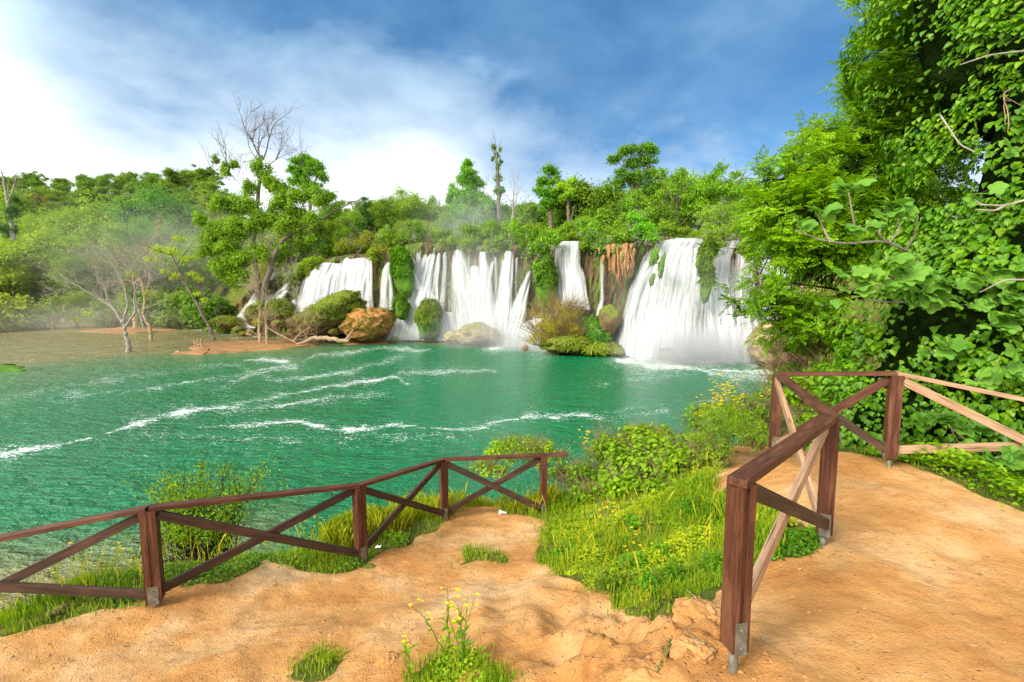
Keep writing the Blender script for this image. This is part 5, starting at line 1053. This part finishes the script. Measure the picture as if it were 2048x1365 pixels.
# ---------------------------------------------------------------- near shrubs
def leafy(name, label, blobs, tint, seed, m='bramble', leaf=.05, dens=1500, shape=IVY, nb=24, cat='bush', group=None, clump=.3, twig='twig', hollow=.3):
    """blobs: (x, y, z, rx, ry, rz) in metres"""
    rg = np.random.default_rng(seed); e = empty(name, blobs[0][:3], label, cat, group); c = G(); tt = G()
    for b in blobs:
        nc = int(58 * max(b[3], .35)); r_ = (b[3] * b[4] * b[5]) ** (1 / 3)
        for _ in range(nc):
            d = rv(1, rg)[0]; d[2] = d[2] if d[2] > -.3 else -d[2]; q = hollow + (1 - hollow) * rg.random() ** .5
            cc = np.array(b[:3]) + d * q * np.array(b[3:]) * .85; rr = r_ * clump * (.6 + .8 * rg.random()); kleaf(c, cc, (rr * 1.2, rr * 1.2, rr * .8), int(dens * 1.7 * rr * rr), leaf, rg, up=.7, shape=shape)
        for _ in range(nb):
            p = np.array(b[:3]) + [rg.normal() * b[3] * .3, rg.normal() * b[4] * .3, -b[5] * .6]; grow(tt, p, unit([rg.normal() * .6, rg.normal() * .6, .9]), b[5] * .9, .008, 2, rg, .5, .1, 4, minr=.0025)
    obj('leaves', c.mesh('leaves', M[m]), e, color=tint); obj('stems', tt.mesh('stems', M[twig]), e); return e
def bl(px, py, Yd, rpx, rpy, rd=None):
    c_ = at(px, py, Yd); k = Yd / F; return (*c_, rpx * k, rd or rpx * k * .9, rpy * k)
leafy('bramble_bush', 'big yellow green bramble mound on the bank crest between the two fences', [bl(1290,925,8.6,90,68),bl(1225,915,9.0,62,54),bl(1350,950,8.0,70,70),bl(1250,985,7.8,70,56),bl(1330,1000,7.2,60,46),bl(1290,880,9.2,60,36)], (1.0, 1.0, .9), 201, leaf=.075, dens=1000)
leafy('bramble_bush', 'lower loose bramble trailing beside the end of the lower fence', [bl(1175,955,8.9,45,40),bl(1130,960,9.2,40,34)], (.95, 1.05, .9), 202, leaf=.06, dens=900)
leafy('leafy_shrub', 'bright lime shrub with upright shoots just behind the last lower post', [bl(1030,905,9.6,70,34),bl(1090,915,9.4,50,40),bl(980,940,9.5,50,24)], (1.2, 1.08, .9), 203, leaf=.06, dens=900, shape=KITE)
leafy('bramble_bush', 'sprawling brambles below the bare edge of the upper path', [bl(1420,930,8.6,60,52),bl(1400,1000,7.4,44,40),bl(1230,1040,7.0,60,34),bl(1180,1000,8.0,50,36)], (1.05, 1.0, .9), 207, leaf=.055, dens=800)
leafy('leafy_shrub', 'yellow green leafy weeds massed halfway up the slope between the fences', [bl(1330,1060,6.6,60,30,.4),bl(1250,1080,6.4,60,24,.4),bl(1400,1050,6.4,40,36,.3),bl(1190,1060,7.0,50,26,.4)], (1.15, 1.05, .9), 208, leaf=.04, dens=1500, shape=KITE)
leafy('bank_bush', 'dense green bush on the bank top below the upper fence corner', [bl(1440,850,11.5,70,52),bl(1495,840,12,50,60),bl(1400,905,9.8,60,45),bl(1520,880,9.0,36,36)], (.95, .98, .9), 204, leaf=.06, dens=1000)
leafy('hedge', 'light green leafy hedge growing through the back of the upper fence', [bl(1600,800,8.9,60,65),bl(1680,780,8.6,75,80),bl(1740,830,7.9,50,60),bl(1640,700,10,70,45),bl(1720,690,8.8,60,60),bl(1590,760,10,40,40),bl(1640,860,8.4,60,34)], (.95, 1.0, .8), 205, leaf=.085, dens=800)
leafy('bank_bush', 'tall mixed weeds and leafy shoots rising beside the fence corner', [bl(1455,850,8.8,50,60,.5),bl(1500,870,8.0,34,44,.4),bl(1420,890,8.6,44,44,.5)], (1.1, 1.05, .9), 209, leaf=.05, dens=1300, shape=LANCE, nb=10, twig='stem')
leafy('bank_bush', 'small bush between the hedge and the water behind the fence corner', [bl(1560,770,12,30,36),bl(1530,810,13,30,40)], (.9, 1.0, .8), 206, leaf=.07, dens=800)
# twiggy shrub behind the lower fence
root = empty('twiggy_shrub', at(415, 1100, 7.4), 'upright twiggy shrub with a few lime leaflets rising behind the lower fence', 'bush'); rg = np.random.default_rng(9)
t = G(); g = G(); b0 = at(418, 1125, 7.4)
for i in range(60):
    a = rg.normal() * .6; ends = []; st = b0 + [rg.normal() * .18, rg.normal() * .2, rg.uniform(-.3, .2)]
    grow(t, st, unit([a, rg.normal() * .35, 1.0]), rg.uniform(.46, .72), .013, 3, rg, .33, .14, 5, (1, 3), ends, .10, .0028)
    for p, lv in ends:
        if lv <= 2 and p[2] < b0[2] + 1.45:
            m_ = int(rg.integers(3, 9)); q = p + rg.normal(size=(m_, 3)) * .05; g.scatter(*LANCE, q, unit(rg.normal(size=(m_, 3)) + [0, 0, .5]), rv(m_, rg), rg.uniform(.035, .07, m_))
obj('branches', t.mesh('branches', M['bark_dark']), root); obj('leaves', g.mesh('leaves', M['bramble']), root, color=(1.1, 1.05, .8))
t = G(); root = empty('twiggy_shrub', at(350, 1120, 7.2), 'low spreading bare twigs left of the upright twiggy shrub', 'bush')
for i in range(12): grow(t, at(400, 1120, 7.2) + rg.normal(size=3) * .06, unit([-1.0, rg.normal() * .3, rg.uniform(-.1, .7)]), .35, .012, 3, rg, .4, .05, 5, (1, 3), None, .12, .003)
obj('branches', t.mesh('branches', M['bark_dark']), root)

# ---------------------------------------------------------------- grass and low plants
BL1 = ([(-.045, 0, 0), (.045, 0, 0), (.035, .45, .05), (-.035, .45, .05), (.004, .85, .24), (0, 1.0, .42)], [(0, 1, 2, 3), (3, 2, 4, 5)])
def blades(name, label, x0, x1, y0, y1, n_, lmin, lmax, cond, tint, wid=1.0, seed=1, lean=.5):
    rg = np.random.default_rng(seed); x = rg.uniform(x0, x1, n_); y = rg.uniform(y0, y1, n_)
    P_ = np.stack([x, y, 0 * x], -1); den = fbm(P_ * 1.6, 3, seed + 3); k = rg.random(n_) < np.clip(.55 + den * 1.3, .05, 1); x, y = x[k], y[k]
    z = height(x, y); P_ = np.stack([x, y, z], -1); px, py = proj(P_); k = cond(P_, px, py) & (z > .1) & (px > -120) & (px < 2170) & (py < 1460) & (z > -1)
    P_ = P_[k]; m_ = len(P_); a = rg.uniform(0, 6.28, m_); ln = (.35 + .65 * rg.random(m_)) * (lmin + (lmax - lmin) * np.clip(.5 + fbm(P_ * [1.1, 1.1, 0] + 9, 3, seed + 5) * 1.5, 0, 1))
    d = unit(np.stack([np.cos(a) * lean, np.sin(a) * lean, np.ones(m_)], -1) + rg.normal(size=(m_, 3)) * .12); nn = unit(np.stack([np.cos(a), np.sin(a), .3 + 0 * a], -1))
    bt = np.array(BL1[0], float); V = G(); X_ = unit(np.cross(d, nn)); Zn = np.cross(X_, d); w_ = (.16 * wid * rg.uniform(.6, 1.3, m_) * .12 / np.maximum(ln, .06))[:, None, None] if False else None
    sw = (wid * .0062 * rg.uniform(.6, 1.4, m_) / .045)
    VV = P_[:, None] + sw[:, None, None] * bt[None, :, 0:1] * X_[:, None] + ln[:, None, None] * (bt[None, :, 1:2] * d[:, None] - bt[None, :, 2:3] * Zn[:, None])
    V.add(VV.reshape(-1, 3), (np.arange(m_)[:, None, None] * 6 + np.array(BL1[1])[None]).reshape(-1, 4))
    o = obj(name, V.mesh(name, M['grass']), color=tint); return tag(o, label, None, kind='stuff')
nosoil = lambda P_, px, py: ~soilmask(P_, 9)
blades('grass', 'short green grass along the lower fence and the bank', -9, 1.2, 2.8, 9.6, 120000, .04, .19, lambda P_, px, py: ~soilmask(P_, 9) & (px < 1130), (.95, 1.0, .9), .9, 301)
blades('grass', 'tall yellow green grass on the slope between the paths', .3, 4.2, 4.0, 10.5, 140000, .04, .24, lambda P_, px, py: ~soilmask(P_, 9) & (px > 1040) & (px < 1560), (.95, 1.0, .9), .9, 302)
blades('grass', 'grass fringe under the ivy along the upper path', 3.0, 9, 2.5, 9.5, 26000, .04, .14, lambda P_, px, py: ~soilmask(P_, 9) & (px > 1480), (.8, .95, .8), .9, 303)
blades('grass', 'grass tufts in the worn soil at the bottom of the frame', -2.2, 1.5, 2.6, 5.6, 40000, .03, .13, lambda P_, px, py: (~soilmask(P_, 14)) & (fbm(P_ * 3, 3, 5) > -.02) & (py > 1100) & (px < 1450), (1.0, 1.0, .9), .8, 304)
blades('grass', 'scattered dry grass on the steep bank', -16, 4, 4.5, 15, 60000, .12, .38, lambda P_, px, py: edge_d(P_[:, 0], P_[:, 1]) > .25, (1.3, .95, .8), 1.1, 305)
blades('grass', 'tall seeding grass behind the lower fence', -2.7, .8, 6.4, 9.2, 22000, .15, .42, lambda P_, px, py: (edge_d(P_[:, 0], P_[:, 1]) > -.45) & ~soilmask(P_, 9), (1.3, 1.05, .8), .8, 306, .25)
rgw = np.random.default_rng(31)
for i, (px_, py_) in enumerate([(1130,1120),(1190,1090),(1265,1150),(1330,1120),(1400,1090),(1425,1150),(1300,1190),(1220,1180),(1160,1020),(1380,1030),(1110,1060),(1350,1170),(1265,1060)]):
    p_ = hit(px_, py_); leafy('leafy_weed', ['low round-leaved weed', 'small tufted weed with narrow leaves'][i % 2] + ' among the grass of the slope between the fences', [(p_[0], p_[1], p_[2] + .07, rgw.uniform(.10, .18), rgw.uniform(.10, .18), rgw.uniform(.09, .16))], [(.55, .85, .7), (1.0, .9, .9), (.75, .9, .8)][i % 3], 500 + i, leaf=rgw.uniform(.03, .06), dens=5200, shape=[IVY, LANCE][i % 2], nb=8, cat='weed', group='weeds among the slope grass', twig='stem')
def stalks(label, n_, cond, seed, hmin, hmax, box):
    rg = np.random.default_rng(seed); x = rg.uniform(box[0], box[1], n_); y = rg.uniform(box[2], box[3], n_); P_ = np.stack([x, y, height(x, y)], -1); px, py = proj(P_); P_ = P_[cond(P_, px, py) & (py < 1450) & (P_[:, 2] > .5)]; m_ = len(P_)
    g = G(); h = rg.uniform(hmin, hmax, m_); d = unit(rg.normal(size=(m_, 3)) * .22 + [0, 0, 1]); a = rg.uniform(0, 6.28, m_); nn = np.stack([np.cos(a), np.sin(a), 0 * a], -1)
    st = np.array(BL1[0], float); X_ = unit(np.cross(d, nn)); Zn = np.cross(X_, d); sw = .0028 / .045
    VV = P_[:, None] + sw * st[None, :, 0:1] * X_[:, None] + h[:, None, None] * (st[None, :, 1:2] * d[:, None] - .5 * st[None, :, 2:3] * Zn[:, None]); g.add(VV.reshape(-1, 3), (np.arange(m_)[:, None, None] * 6 + np.array(BL1[1])[None]).reshape(-1, 4))
    for k in np.linspace(.72, 1, 9): g.scatter(*LANCE, P_ + h[:, None] * (k * d - .21 * k * k * Zn), unit(d + rg.normal(size=(m_, 3)) * .5), rv(m_, rg), .022)
    tag(obj('grass_stalks', g.mesh('grass_stalks', M['grass']), color=(1.9, 1.25, 1.1)), label, kind='stuff')
stalks('thin straw coloured seed stalks over the slope', 800, lambda P_, px, py: ~soilmask(P_, 9) & (px > 1050) & (px < 1560), 1, .2, .45, (.3, 4.2, 4.2, 9.6))
stalks('thin seed stalks along the lower fence', 1500, lambda P_, px, py: ~soilmask(P_, 9) & (edge_d(P_[:, 0], P_[:, 1]) > -.6) & (px < 1130), 2, .2, .5, (-8, 1, 4, 9))
stalks('few seed stalks at the bottom of the frame', 260, lambda P_, px, py: ~soilmask(P_, 16) & (py > 1180) & (px < 1450), 3, .10, .26, (-1.5, 1.5, 2.8, 4.8))
def cover(name, label, x0, x1, y0, y1, n_, size, cond, tint, seed, m='ivy', lift=(.02, .14), shape=IVY):
    rg = np.random.default_rng(seed); x = rg.uniform(x0, x1, n_); y = rg.uniform(y0, y1, n_); z = height(x, y); P_ = np.stack([x, y, z], -1); px, py = proj(P_)
    k = cond(P_, px, py) & (z > .2) & (px > -100) & (px < 2150) & (py < 1450) & (fbm(P_ * 1.4, 3, seed) > -.25); P_ = P_[k]; m_ = len(P_)
    hh = lift[0] + (lift[1] - lift[0]) * np.clip(.5 + fbm(P_ * [2, 2, 0], 3, seed + 1) * 1.4, 0, 1) * rg.random(m_) ** .5; P_ = P_ + np.stack([0 * hh, 0 * hh, hh], -1)
    a = rg.uniform(0, 6.28, m_); d = np.stack([np.cos(a), np.sin(a), rg.uniform(-.3, .2, m_)], -1); g = G(); g.scatter(*shape, P_, d, unit(rg.normal(size=(m_, 3)) * .35 + [0, -.2, 1]), size * rg.uniform(.6, 1.3, m_))
    return tag(obj(name, g.mesh(name, M[m]), color=tint), label, None, kind='stuff')
cover('ground_cover', 'broad-leaved ground cover spilling onto the upper path', 4.4, 9, 3.2, 8.5, 26000, .055, lambda P_, px, py: ~soilmask(P_, 9) & (px > 1740), (1.6, 1.25, 1), 401, lift=(.03, .30))
cover('ground_cover', 'small weeds along the lower fence', -6, -1.6, 4.2, 7.2, 16000, .03, lambda P_, px, py: ~soilmask(P_, 9) & (fbm(P_ * .9, 3, 77) > -.05), (1.1, 1.0, 1), 402, lift=(.01, .10))
cover('ground_cover', 'leafy weeds among the grass of the slope', .6, 4, 4.5, 9.6, 60000, .036, lambda P_, px, py: ~soilmask(P_, 9) & (px > 1060) & (px < 1620), (1.6, 1.2, 1), 403, 'bramble', (.02, .18), KITE)
cover('ground_cover', 'green herbs round the flowering plant at the bottom', -.6, .6, 3.0, 4.6, 4000, .03, lambda P_, px, py: ~soilmask(P_, 9) & (px > 780) & (px < 1080) & (py > 1270), (1.2, 1.1, 1), 404, 'bramble', (.02, .14), KITE)
cover('ground_cover', 'dark weeds between the two nearest upper posts', 1.2, 3.0, 3.0, 5.4, 14000, .035, lambda P_, px, py: ~soilmask(P_, 9) & (px > 1490) & (px < 1650) & (py > 1030), (.9, .9, 1), 405, lift=(.02, .14))
# loose stones on the soil
rg = np.random.default_rng(5); g = G(); m_ = 22000; x = rg.uniform(-5, 6, m_); y = rg.uniform(2, 8.5, m_); z = height(x, y); P_ = np.stack([x, y, z], -1); px, py = proj(P_)
cl = np.exp(-(((x - .45) / .5) ** 2 + ((y - 3.6) / .6) ** 2)) + np.exp(-(((x - 1.5) / .4) ** 2 + ((y - 2.6) / .4) ** 2)) + .15
k = soilmask(P_) & (rg.random(m_) < cl * (fbm(P_ * 1.3, 3, 2) * .8 + .6)); P_ = P_[k]; V, Fc = ico(1)
for p in P_:
    s_ = .004 + .016 * rg.random() ** 4; g.add(V * [s_ * rg.uniform(.8, 1.6), s_ * rg.uniform(.8, 1.4), s_ * .6] * (1 + .25 * rg.normal(size=(len(V), 1))) + p, Fc)
tag(obj('gravel', g.mesh('gravel', M['rock_soil'])), 'small loose stones scattered on the sandy paths', None, kind='stuff')
m_ = 420; x = rg.uniform(-5, 6, m_); y = rg.uniform(2, 7.5, m_); P_ = np.stack([x, y, height(x, y) + .006], -1); P_ = P_[soilmask(P_)]; a = rg.uniform(0, 6.28, len(P_)); g = G()
g.scatter(*IVY, P_, np.stack([np.cos(a), np.sin(a), rg.uniform(0, .25, len(P_))], -1), unit(rg.normal(size=(len(P_), 3)) * .25 + [0, 0, 1]), rg.uniform(.010, .026, len(P_)))
for p in P_[::4]: d = rv(1, rg)[0] * [1, 1, .05]; g.tube([p, p + d * .03, p + d * rg.uniform(.04, .09) + [0, 0, .003]], [.0015, .002, .001], 3)
tag(obj('leaf_litter', g.mesh('leaf_litter', M['twig'])), 'dry leaves and bits of twig strewn on the paths', None, kind='stuff')
def lump(label, px, py, r, seed, m='rock_soil', fl=.55, nm='stone', y0=1.6):
    p = hit(px, py, y0); V, Fc = rockmesh((p[0], p[1], p[2] - r * fl * .45), (r, r * .9, r * fl), seed, .45, 1.6, ICO4, ridged=True); g = G(); g.add(V, Fc); tag(obj(nm, g.mesh(nm, M[m], True)), label, 'rock')
lump('pale half-buried stone footing at the second lower post', 738, 1136, .09, 1, 'rock_tan', .35)
lump('crumbly earth lump left of the near upper post', 1395, 1222, .17, 2, fl=.5)
lump('pocked earth clod at the bottom centre', 960, 1362, .14, 3, fl=.4)
lump('eroded clod at the bottom left of the near post', 1300, 1352, .17, 4, fl=.35)
lump('small earth bump left of the flowering plant', 775, 1325, .10, 5, fl=.5)
lump('knobbly clod under the pale root', 1385, 1300, .13, 8, fl=.45)
lump('worn earth ledge at the bare edge of the upper path', 1430, 1000, .22, 9, fl=.5)
lump('low earth bump left of the near post foot', 1340, 1195, .10, 10, fl=.5)
# exposed roots
def rootp(label, pts, r0):
    P_ = np.array([hit(a, b) + [0, 0, c] for a, b, c in pts]); n_ = 6 * (len(P_) - 1) + 1; s0 = np.linspace(0, len(P_) - 1, n_); P2 = np.stack([np.interp(s0, range(len(P_)), P_[:, i]) for i in range(3)], -1); P2[:, 2] += rg.normal(size=n_) * .004
    g = G(); g.tube(P2, np.linspace(r0, r0 * .4, n_), 7); tag(obj('tree_root', g.mesh('tree_root', M['rock_tan'], True)), label, 'root')
rootp('pale exposed root dipping into the eroded earth at the bottom', [(1342,1292,.02),(1335,1315,.02),(1320,1345,.01),(1290,1375,0)], .018)
rootp('thin dead root angled on the crumbly earth by the near post', [(1375,1192,.05),(1390,1210,.05),(1405,1224,.01)], .009)
# litter
def paper(label, px, py, s_, seed):
    p = hit(px, py); n_ = 9; u_, v_ = np.meshgrid(np.linspace(-1, 1, n_), np.linspace(-1, 1, n_)); P_ = np.stack([u_ * s_, v_ * s_ * .6, 0 * u_], -1).reshape(-1, 3); P_[:, 2] = np.abs(fbm(P_ / s_ * 1.1 + seed, 3, seed)) * s_ * 1.3
    P_[:, 0] += fbm(P_ * 14 + 3, 2, seed) * s_ * .4; g = G(); g.grid((P_ + p + [0, 0, .012]).reshape(n_, n_, 3)); tag(obj('paper_scrap', g.mesh('paper_scrap', M['paper'])), label, 'litter')
paper('crumpled white paper scrap by the farthest lower post', 1006, 1029, .075, 3)
paper('small white scrap on the soil right of the second lower post', 757, 1098, .04, 5)
p0 = hit(92, 1240) + [0, 0, .03]; p1 = hit(140, 1218) + [0, 0, .05]; g = G(); ss = np.linspace(0, 1, 9); g.tube(p0 + (p1 - p0) * ss[:, None] + np.random.default_rng(3).normal(size=(9, 3)) * .006, [.004, .022, .028, .026, .03, .028, .026, .018, .003], 8)
tag(obj('bleached_stick', g.mesh('bleached_stick', M['rock_tan'], True)), 'short bleached stick lying in the grass at the lower left', 'stick')
# yellow flowering weeds
def flower_plant(px, py, ptop, Yd, nst, label, seed, spread=.12, heads=7, y0=None):
    fz = 1.6 if Yd > 8 else 1.0
    rg = np.random.default_rng(seed); b = at(px, py, Yd); b[2] = min(b[2], gz(b[0], b[1]) if Yd < 12 else b[2]); H = at(px, ptop, Yd)[2] - b[2]; e = empty('wildflower', b, label, 'flower', 'yellow wildflowers')
    t = G(); f = G(); lf = G()
    for i in range(nst):
        a = rg.normal(size=2) * spread; hh = H * rg.uniform(.72, 1.0); n_ = 7; s_ = np.linspace(0, 1, n_); P_ = b + np.stack([a[0] * s_ ** 1.3 + .01 * rg.normal(size=n_), a[1] * s_ ** 1.3, hh * s_], -1); P_ += [rg.normal() * .02, rg.normal() * .02, 0]
        t.tube(P_, np.linspace(.0055, .0025, n_), 4)
        for j in range(9):
            k = rg.uniform(.08, .8); q = P_[0] + (P_[-1] - P_[0]) * k; q = np.array([np.interp(k, s_, P_[:, c_]) for c_ in range(3)]); lf.scatter(*LANCE, q[None], unit([rg.normal(), rg.normal(), .5])[None], rv(1, rg), rg.uniform(.05, .10))
        for j in range(int(rg.integers(heads // 2, heads + 1))):
            k = rg.uniform(.78, 1.0); q = np.array([np.interp(k, s_, P_[:, c_]) for c_ in range(3)]); tip = q + [rg.normal() * .045, rg.normal() * .045, rg.uniform(.02, .09)]; t.tube([q, (q + tip) / 2 + [0, 0, -.008], tip], [.0025, .002, .002], 3)
            m_ = 11; aa = np.arange(m_) / m_ * 6.28; f = G(); nrm = unit([rg.normal() * .4, -.4 + rg.normal() * .3, 1]); d = np.stack([np.cos(aa), np.sin(aa), .15 + 0 * aa], -1); f.scatter(*LANCE, np.tile(tip, (m_, 1)), d, np.tile(nrm, (m_, 1)), rg.uniform(.015, .024) * fz); f.scatter(*KITE, np.tile(tip - [0, 0, .004], (4, 1)), rv(4, rg), rv(4, rg), .013 * fz); obj('flower_head', f.mesh('flower_head', M['flower']), e)
    obj('stems', t.mesh('stems', M['stem']), e); obj('leaves', lf.mesh('leaves', M['bramble']), e, color=(1, 1, 1))
flower_plant(925, 1330, 1165, 3.5, 5, 'yellow flowering weed in the worn soil at the bottom centre', 1, .09, 3)
flower_plant(890, 1300, 1160, 3.75, 3, 'single leaning flower stalk left of the bottom centre weed', 2, .10, 4)
flower_plant(1455, 905, 745, 9.2, 16, 'tall clump of yellow flowers standing against the water by the upper fence corner', 3, .26, 8)
flower_plant(1415, 905, 790, 9.4, 8, 'shorter yellow flower stalks left of the tall clump', 4, .22, 6)
flower_plant(1165, 960, 842, 8.8, 3, 'lone tall yellow flower stalk above the brambles', 5, .06, 6)
flower_plant(1215, 1145, 1000, 5.9, 4, 'yellow flowers halfway up the grassy slope', 6, .10, 5)
flower_plant(1270, 1180, 1060, 5.4, 3, 'dark-stemmed flower stalk low in the slope grass', 7, .08, 4)
flower_plant(208, 1190, 1045, 6.0, 3, 'yellow flower stalk behind the lower fence left of its near post', 8, .12, 4)
flower_plant(120, 1205, 1110, 6.0, 3, 'little yellow flower stalk at the left end of the lower fence', 9, .10, 4)
flower_plant(640, 1090, 1030, 7.6, 5, 'low yellow flowers under the lower fence brace', 10, .2, 4)
flower_plant(1385, 1010, 900, 7.6, 4, 'yellow flower stalks beside the bare path edge', 11, .12, 4)
flower_plant(820, 1350, 1258, 3.45, 2, 'thin budding weed left of the bottom flower plant', 12, .03, 2)
# ---------------------------------------------------------------- air
def puff(px, py, Yd, rx, ry, rd, dens, seed, col=(.97, .97, 1)):
    V, Fc = ICO3; g = G(); g.add(V, Fc); o = obj('mist', g.mesh('mist', mist('mist_%d' % seed, dens, col))); o.location = at(px, py, Yd); k = Yd / F; o.scale = (rx * k, rd, ry * k); tag(o, kind='stuff')
puff(1390, 700, 53.5, 200, 75, 5, .75, 1); puff(965, 670, 70, 130, 80, 5, .3, 2); puff(1040, 690, 66, 80, 60, 4, .45, 3); puff(960, 560, 74, 170, 150, 7, .085, 4); puff(1340, 600, 54, 210, 150, 5, .06, 5); puff(330, 500, 108, 460, 150, 20, .014, 9, (1, .98, .92))
puff(160, 640, 92, 330, 70, 16, .022, 6, (1, .93, .82)); puff(940, 450, 84, 170, 110, 8, .06, 7); puff(820, 670, 75, 80, 24, 3, .3, 8)
